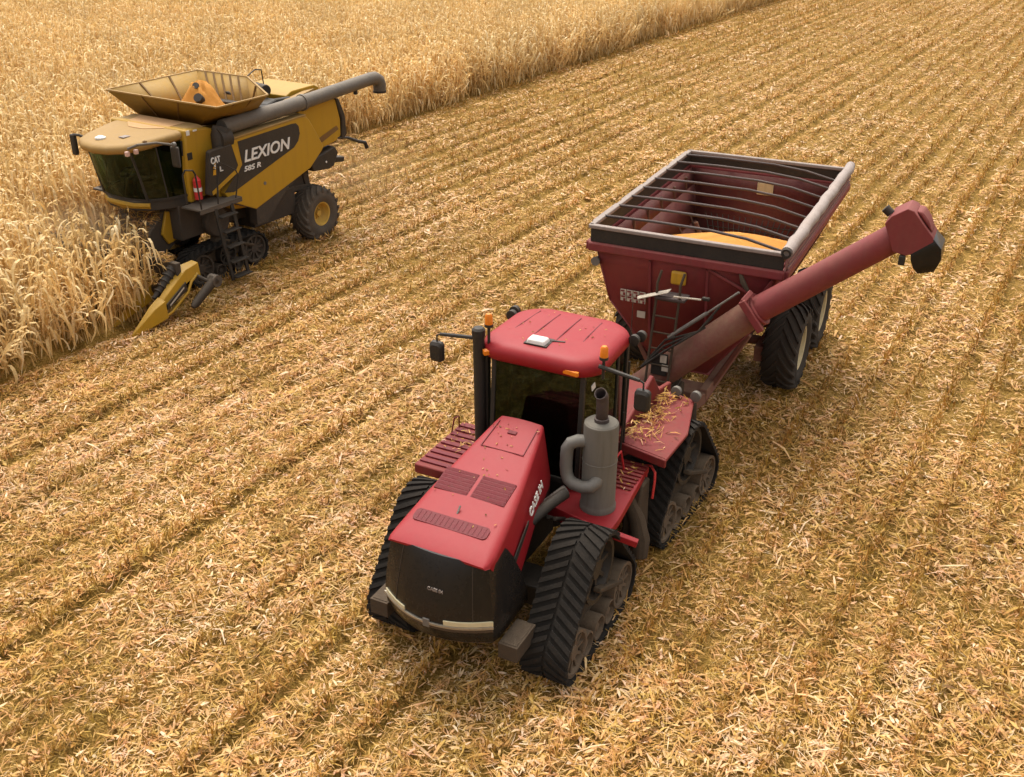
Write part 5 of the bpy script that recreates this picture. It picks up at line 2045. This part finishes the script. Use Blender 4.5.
for x in (2.50, 2.24):
    q = MB()
    q.box((x, .93, 3.69), (.10, .09, .12))
    q.build('work_light', M['lamp_pink'], rfo, bevel=.02)
q = MB()
q.tube([(2.45, .92, 3.80), (2.42, 1.25, 3.93), (2.05, 1.45, 3.93), (1.62, 1.50, 3.80)], .03, 8)
am = q.build('mirror_arm', M['auger_grey'], co_)
q = MB()
q.box((1.58, 1.52, 3.50), (.10, .26, .52))
q.build('mirror', M['combine_dark'], am, bevel=.05, seg=3)
q = MB()
q.lathe((1.58, 1.52, 3.80), [(-.05, .001), (-.03, .06), (.04, .06), (.06, .001)], axis=0, n=12)
q.build('mirror_lamp', M['steel'], am)
q = MB()
q.tube([(2.2, -.85, 3.78), (2.3, -1.0, 3.86), (2.3, -1.20, 3.84)], .035, 8)
am = q.build('mirror_arm', M['combine_dark'], co_)
q = MB()
q.box((2.30, -1.22, 3.60), (.12, .16, .52))
q.build('mirror', M['combine_dark'], am, bevel=.04, seg=3)
q = MB()
q.tube([(2.05, -.86, 3.7), (1.90, -1.05, 3.0), (1.80, -1.10, 2.45), (1.75, -1.30, 2.38)], .022, 6)
q.box((1.55, -1.10, 2.36), (.7, .5, .05))
q.build('side_step', M['platform_grey'], co_, bevel=.008)
q = MB()
q.box((1.35, 0, 2.62), (.48, .5, .14))
q.box((1.13, 0, 3.0), (.14, .48, .7), rot=(0, -.1, 0))
q.box((1.35, 0, 2.48), (.3, .3, .2))
q.build('seat', M['seat_fabric'], co_, bevel=.04)
q = MB()
q.box((1.075, 0, 3.0), (.03, 2.2, 1.2))
q.build('cab_back_wall', M['combine_dark'], co_)
q = MB()
q.tube([(1.88 + .17 * math.cos(a) * .85, .17 * math.sin(a), 2.98 - .17 * math.cos(a) * .5) for a in np.linspace(0, 2 * math.pi, 21)], .016, 8)
q.beam((1.86, 0, 2.96), (2.0, 0, 2.4), .07, .07)
q.build('steering_wheel', M['black'], co_)
q = MB()
q.cyl((.98, 1.47, 2.30), (.98, 1.47, 2.78), .10, n=18)
q.lathe((.98, 1.47, 2.78), [(0, .10), (.05, .07), (.10, .03), (.14, .001), (0, .001)], axis=2, n=14)
fe = q.build('fire_extinguisher', M['red_gloss'], combine)
q = MB()
q.lathe((.98, 1.47, 2.50), [(0, .101), (.0, .104), (.10, .104), (.10, .101)], axis=2, n=18)
q.build('extinguisher_band', M['white'], fe)

# platform, rails, ladder
q = MB()
q.box((.70, 1.62, 2.16), (1.45, .66, .05))
q.box((.70, 1.93, 2.12), (1.45, .04, .12))
pl_ = q.build('platform', M['platform_grey'], combine, bevel=.01)
q = MB()
q.tube([(1.36, 1.93, 2.2), (1.42, 1.93, 3.10), (1.48, 1.93, 3.2), (1.72, 1.93, 3.26), (1.78, 1.90, 3.15), (1.72, 1.85, 2.4)], .022, 8)
q.tube([(.80, 1.93, 2.2), (.68, 1.93, 3.2)], .022, 8)
q.tube([(.74, 1.93, 2.66), (.62, 1.95, 3.22), (.10, 1.95, 2.90), (.02, 1.95, 2.75), (.18, 1.93, 2.2)], .018, 8)
q.build('hand_rail', M['black'], pl_)
q = MB()
for x in (.86, .30):
    q.beam((x + .06, 1.93, 2.10), (x - .10, 2.10, .18), .05, .10, up=(1, 0, 0))
for k in range(5):
    t = .12 + k * .21
    z = 2.10 - 1.92 * t
    q.box((.61 - .16 * t, 1.97 + .16 * t, z), (.56, .22, .035))
q.build('ladder', M['black'], pl_, bevel=.006)

# chassis, drive, feeder house
q = MB()
q.box((-.9, 0, 1.55), (3.2, 1.9, .7))
q.box((.6, 0, 1.7), (1.6, 2.3, .9))
q.box((-3.2, 0, .95), (.4, 2.2, .3))
q.beam((-1.0, 0, 1.3), (-3.3, 0, 1.0), .5, .4)
q.lathe((.35, 1.28, 1.50), [(-.20, .001), (-.20, .36), (.05, .40), (.12, .36), (.12, .001)], axis=1, n=24)
q.box((-1.9, 0, 1.30), (1.7, 2.5, .75))
q.box((-2.9, 0, 1.75), (1.2, 2.3, .6))
q.lathe((-2.55, 1.05, 1.35), [(-.1, .001), (-.1, .30), (.1, .30), (.1, .001)], axis=1, n=24)
q.beam((-2.0, 1.2, 1.7), (-3.5, 1.15, 1.5), .10, .16)
q.beam((-3.3, 1.1, 1.95), (-3.5, 1.1, 1.0), .2, .2)
q.build('chassis', M['combine_shadow_steel'], combine, bevel=.02)
q = MB()
q.prism([(1.15, 1.95), (1.50, 2.02), (2.75, .95), (2.75, .35), (1.15, 1.15)], -.72, .72)
fh = q.build('feeder_house', M['combine_shadow_steel'], combine, bevel=.02)
q = MB()
q.prism([(1.15, 1.90), (1.50, 2.0), (1.72, 1.45), (1.55, 1.15), (1.25, 1.2)], .721, .80)
q.build('feeder_cover', M['combine_yellow'], fh, bevel=.02)
for s in (1, -1):
    rubber_track(combine, .26, s * 1.0, s * 1.58, [(0, .62, .30), (.96, .50, .40), (-.96, .50, .40)], [(.32, .27, .17), (-.32, .27, .17)], None, lug_step=.2, mats=('rubber', 'combine_shadow_steel'))
    tyre_wheel(combine, (-3.40, s * 1.34, .77), .77, .68, s, .33, ('tyre_dusty', 'rear_rim'), lugs=18, name='rear_wheel')

# corn head: nine yellow snouts, hidden in the crop except for the outer divider
q = MB()
q.box((2.75, -.78, .95), (.14, 6.4, .75))
q.prism([(2.7, .5), (3.0, .35), (3.0, .45), (2.75, .70)], -3.9, 2.35)
hd = q.build('corn_head', M['combine_shadow_steel'], combine, bevel=.02)
q = MB()
q.cyl((2.95, -3.9, .66), (2.95, 2.3, .66), .20, n=20)
q.build('cross_auger', M['black'], hd)
for k in range(8):
    y = 1.70 - .765 * k
    if y < -3.9:
        break
    q = MB()
    q.loft([[(2.85, y - .17, .50), (2.85, y - .10, .86), (2.85, y + .10, .86), (2.85, y + .17, .50)], [(3.4, y - .16, .34), (3.4, y - .09, .68), (3.4, y + .09, .68), (3.4, y + .16, .34)],
            [(4.30, y - .03, .06), (4.30, y - .02, .14), (4.30, y + .02, .14), (4.30, y + .03, .06)]])
    q.build('snout', M['combine_yellow'], hd, bevel=.02)
y = 2.45
q = MB()
q.loft([[(2.22, y - .20, .92), (2.22, y - .16, 1.22), (2.22, y + .06, 1.20), (2.22, y + .10, .86)], [(2.62, y - .22, .92), (2.62, y - .18, 1.20), (2.62, y + .04, 1.12), (2.62, y + .08, .82)],
        [(3.42, y - .12, .46), (3.42, y - .10, .64), (3.42, y + .02, .58), (3.42, y + .06, .42)]])
q.loft([[(3.40, y - .17, .20), (3.40, y - .14, .66), (3.40, y + .10, .60), (3.40, y + .14, .18)], [(3.70, y - .15, .14), (3.70, y - .11, .54), (3.70, y + .06, .48), (3.70, y + .11, .12)],
        [(4.42, y - .03, .0), (4.42, y - .02, .08), (4.42, y + .02, .08), (4.42, y + .03, .0)]])
q.tube([(3.55, y + .09, .20), (3.25, y + .11, .28), (2.70, y + .12, .60), (2.55, y + .11, .82), (2.30, y + .08, .95)], .035, 8)
dv = q.build('outer_divider', M['combine_yellow'], hd, bevel=.02)
q = MB()
q.plate([(3.36, y + .085, .36), (3.36, y + .085, .50), (2.72, y + .095, .86), (2.72, y + .095, .66)], .03)
q.build('divider_panel', M['combine_dark'], dv)
q = MB()
q.plate([(3.28, y + .106, .43), (3.28, y + .106, .47), (2.80, y + .115, .77), (2.80, y + .115, .73)], .008)
q.build('divider_decal', M['sticker'], dv)
q = MB()
q.tube([(3.46, y - .22, .62), (3.1, y - .24, .86), (2.75, y - .24, 1.14), (2.66, y - .24, 1.22)], [.05, .11, .15, .13], 12)
for t in range(6):
    cc = Vector((3.3, y - .23, .72)).lerp(Vector((2.72, y - .24, 1.17)), t / 5)
    q.tube([cc, cc + Vector((-.03, 0, .022))], .10 + .012 * t + .02, 12)
q.build('stalk_roller', M['black'], dv)
q = MB()
q.tube([(2.80, y + .32, .28), (2.70, y + .32, .34), (2.12, y + .32, .68), (2.02, y + .32, .75)], [.06, .10, .12, .15], 14)
q.tube([(2.12, y + .32, .68), (2.35, y + .1, .9)], .05, 8)
q.build('hose_guard', M['combine_dark'], dv)
q = MB()
q.lathe((2.02, y + .32, .72), [(-.12, .001), (-.12, .15), (.12, .15), (.12, .001)], axis=1, n=18)
q.build('guard_end', M['platform_grey'], dv)

# corn pouring up out of the filling auger into the tank
hp = MB()
NA, NR = 48, 16
vs = [(-1.2, -.35, 4.68)]
gr = random.Random(9)
for k in range(NA):
    a = 2 * math.pi * k / NA
    for j in range(1, NR + 1):
        u = j / NR
        rx, ry = 1.0 * u, 1.15 * u
        zz = 3.86 + .66 * math.exp(-(u / .46) ** 3) + .16 * (1 - u) + .05 * math.sin(5 * a + 9 * u) * math.exp(-((u - .35) / .2) ** 2) + gr.uniform(-.03, .03)
        x, y_ = -1.1 + rx * math.cos(a) - .1 * (1 - u), -.25 + ry * math.sin(a) - .1 * (1 - u)
        # grooves cut by the falling grain
        zz -= .16 * math.exp(-((math.cos(a) - .45) / .18) ** 2) * math.exp(-((u - .22) / .10) ** 2)
        vs.append((x, y_, zz))
fs = []
for k in range(NA):
    k2 = (k + 1) % NA
    fs.append((0, 1 + k * NR, 1 + k2 * NR))
    for j in range(NR - 1):
        fs.append((1 + k * NR + j, 1 + k * NR + j + 1, 1 + k2 * NR + j + 1, 1 + k2 * NR + j))
hp.add(vs, fs)
h2 = hp.build('corn_heap', M['corn_grain'], None, angle=180)
h2.matrix_world = CMX
tag(h2, 'steep peak of orange corn kernels heaped in the open tank of the combine', 'corn')
q = MB()
q.tube([(-.95, -.05, 4.20), (-.74, .02, 4.36)], [.13, .12], 12)
q.tube([(-1.12, -.36, 4.45), (-.98, -.26, 4.60)], [.09, .09], 10)
q.build('dark_auger_holes', M['black'], combine)  # black plugs stand in for the shaded auger holes in the heap
operator = seated_person((0, 0, 0), -math.pi / 2, 'person in a blue shirt sitting at the wheel inside the combine cab', 'shirt_blue')
operator.location = CMX @ Vector((1.32, 0, 2.66))


def header_pt(rs):
    u = rs.random()
    if u < .72:
        x, y = rs.uniform(2.45, 3.35), rs.uniform(-3.9, 2.2)
        return (x, y, (1.34 if abs(x - 2.75) < .12 else .75 + .2 * rs.random()) + .12 * rs.random())
    x, y = rs.uniform(1.2, 2.6), rs.uniform(-.74, .74)
    return (x, y, 2.02 - max(0, x - 1.5) * .86 + .10 * rs.random() + (0.02 if x > 1.5 else .0))


straw_heap('crop_debris', 'torn leaves and husks piled over the corn head below the combine cab', header_pt, 3800, CMX, 15, (.10, .34))


# ------------------------------------------------------------------ dust hanging where the crop is being cut and behind the chopper
def dust_puff(label, loc, size, density):
    q = MB()
    n1, n2 = 20, 10
    rings = []
    for j in range(n2 + 1):
        th = math.pi * j / n2
        rings.append([(math.sin(th) * math.cos(2 * math.pi * k / n1) * size[0] + .001 * k, math.sin(th) * math.sin(2 * math.pi * k / n1) * size[1], math.cos(th) * size[2]) for k in range(n1)])
    q.loft(rings)
    m = bpy.data.materials.new('dust_air')
    m.use_nodes = True
    nt = m.node_tree
    nt.nodes.remove(nt.nodes['Principled BSDF'])
    v = nd(nt, 'ShaderNodeVolumePrincipled')
    v.inputs['Color'].default_value = (0.72, 0.50, 0.30, 1)
    v.inputs['Anisotropy'].default_value = 0.2
    tc = nd(nt, 'ShaderNodeTexCoord')
    mp = nd(nt, 'ShaderNodeMapping')
    mp.inputs['Scale'].default_value = (1 / size[0], 1 / size[1], 1 / size[2])
    nt.links.new(tc.outputs['Object'], mp.inputs[0])
    ln = nd(nt, 'ShaderNodeVectorMath', operation='LENGTH')
    nt.links.new(mp.outputs[0], ln.inputs[0])
    mr = nd(nt, 'ShaderNodeMapRange')
    nt.links.new(ln.outputs['Value'], mr.inputs['Value'])
    mr.inputs['From Min'].default_value = 1.0
    mr.inputs['From Max'].default_value = 0.15
    mr.inputs['To Max'].default_value = density
    no = nd(nt, 'ShaderNodeTexNoise', Scale=1.6, Detail=3.0)
    nt.links.new(tc.outputs['Object'], no.inputs['Vector'])
    mu = nd(nt, 'ShaderNodeMath', operation='MULTIPLY')
    nt.links.new(mr.outputs[0], mu.inputs[0])
    nt.links.new(no.outputs['Fac'], mu.inputs[1])
    nt.links.new(mu.outputs[0], v.inputs['Density'])
    nt.links.new(v.outputs[0], nt.nodes['Material Output'].inputs['Volume'])
    o = q.build('dust_cloud', m, None, angle=180)
    o.location = loc
    return tag(o, label, 'dust', kind='stuff')


dust_puff('thin tan dust hanging under the front of the combine cab', CMX @ Vector((3.0, -.6, 1.5)), (2.2, 1.5, 1.0), 0.5)
dust_puff('faint tan dust drifting over the stubble behind the combine', CMX @ Vector((-7.2, -.2, .9)), (2.6, 3.6, 1.2), 0.12)
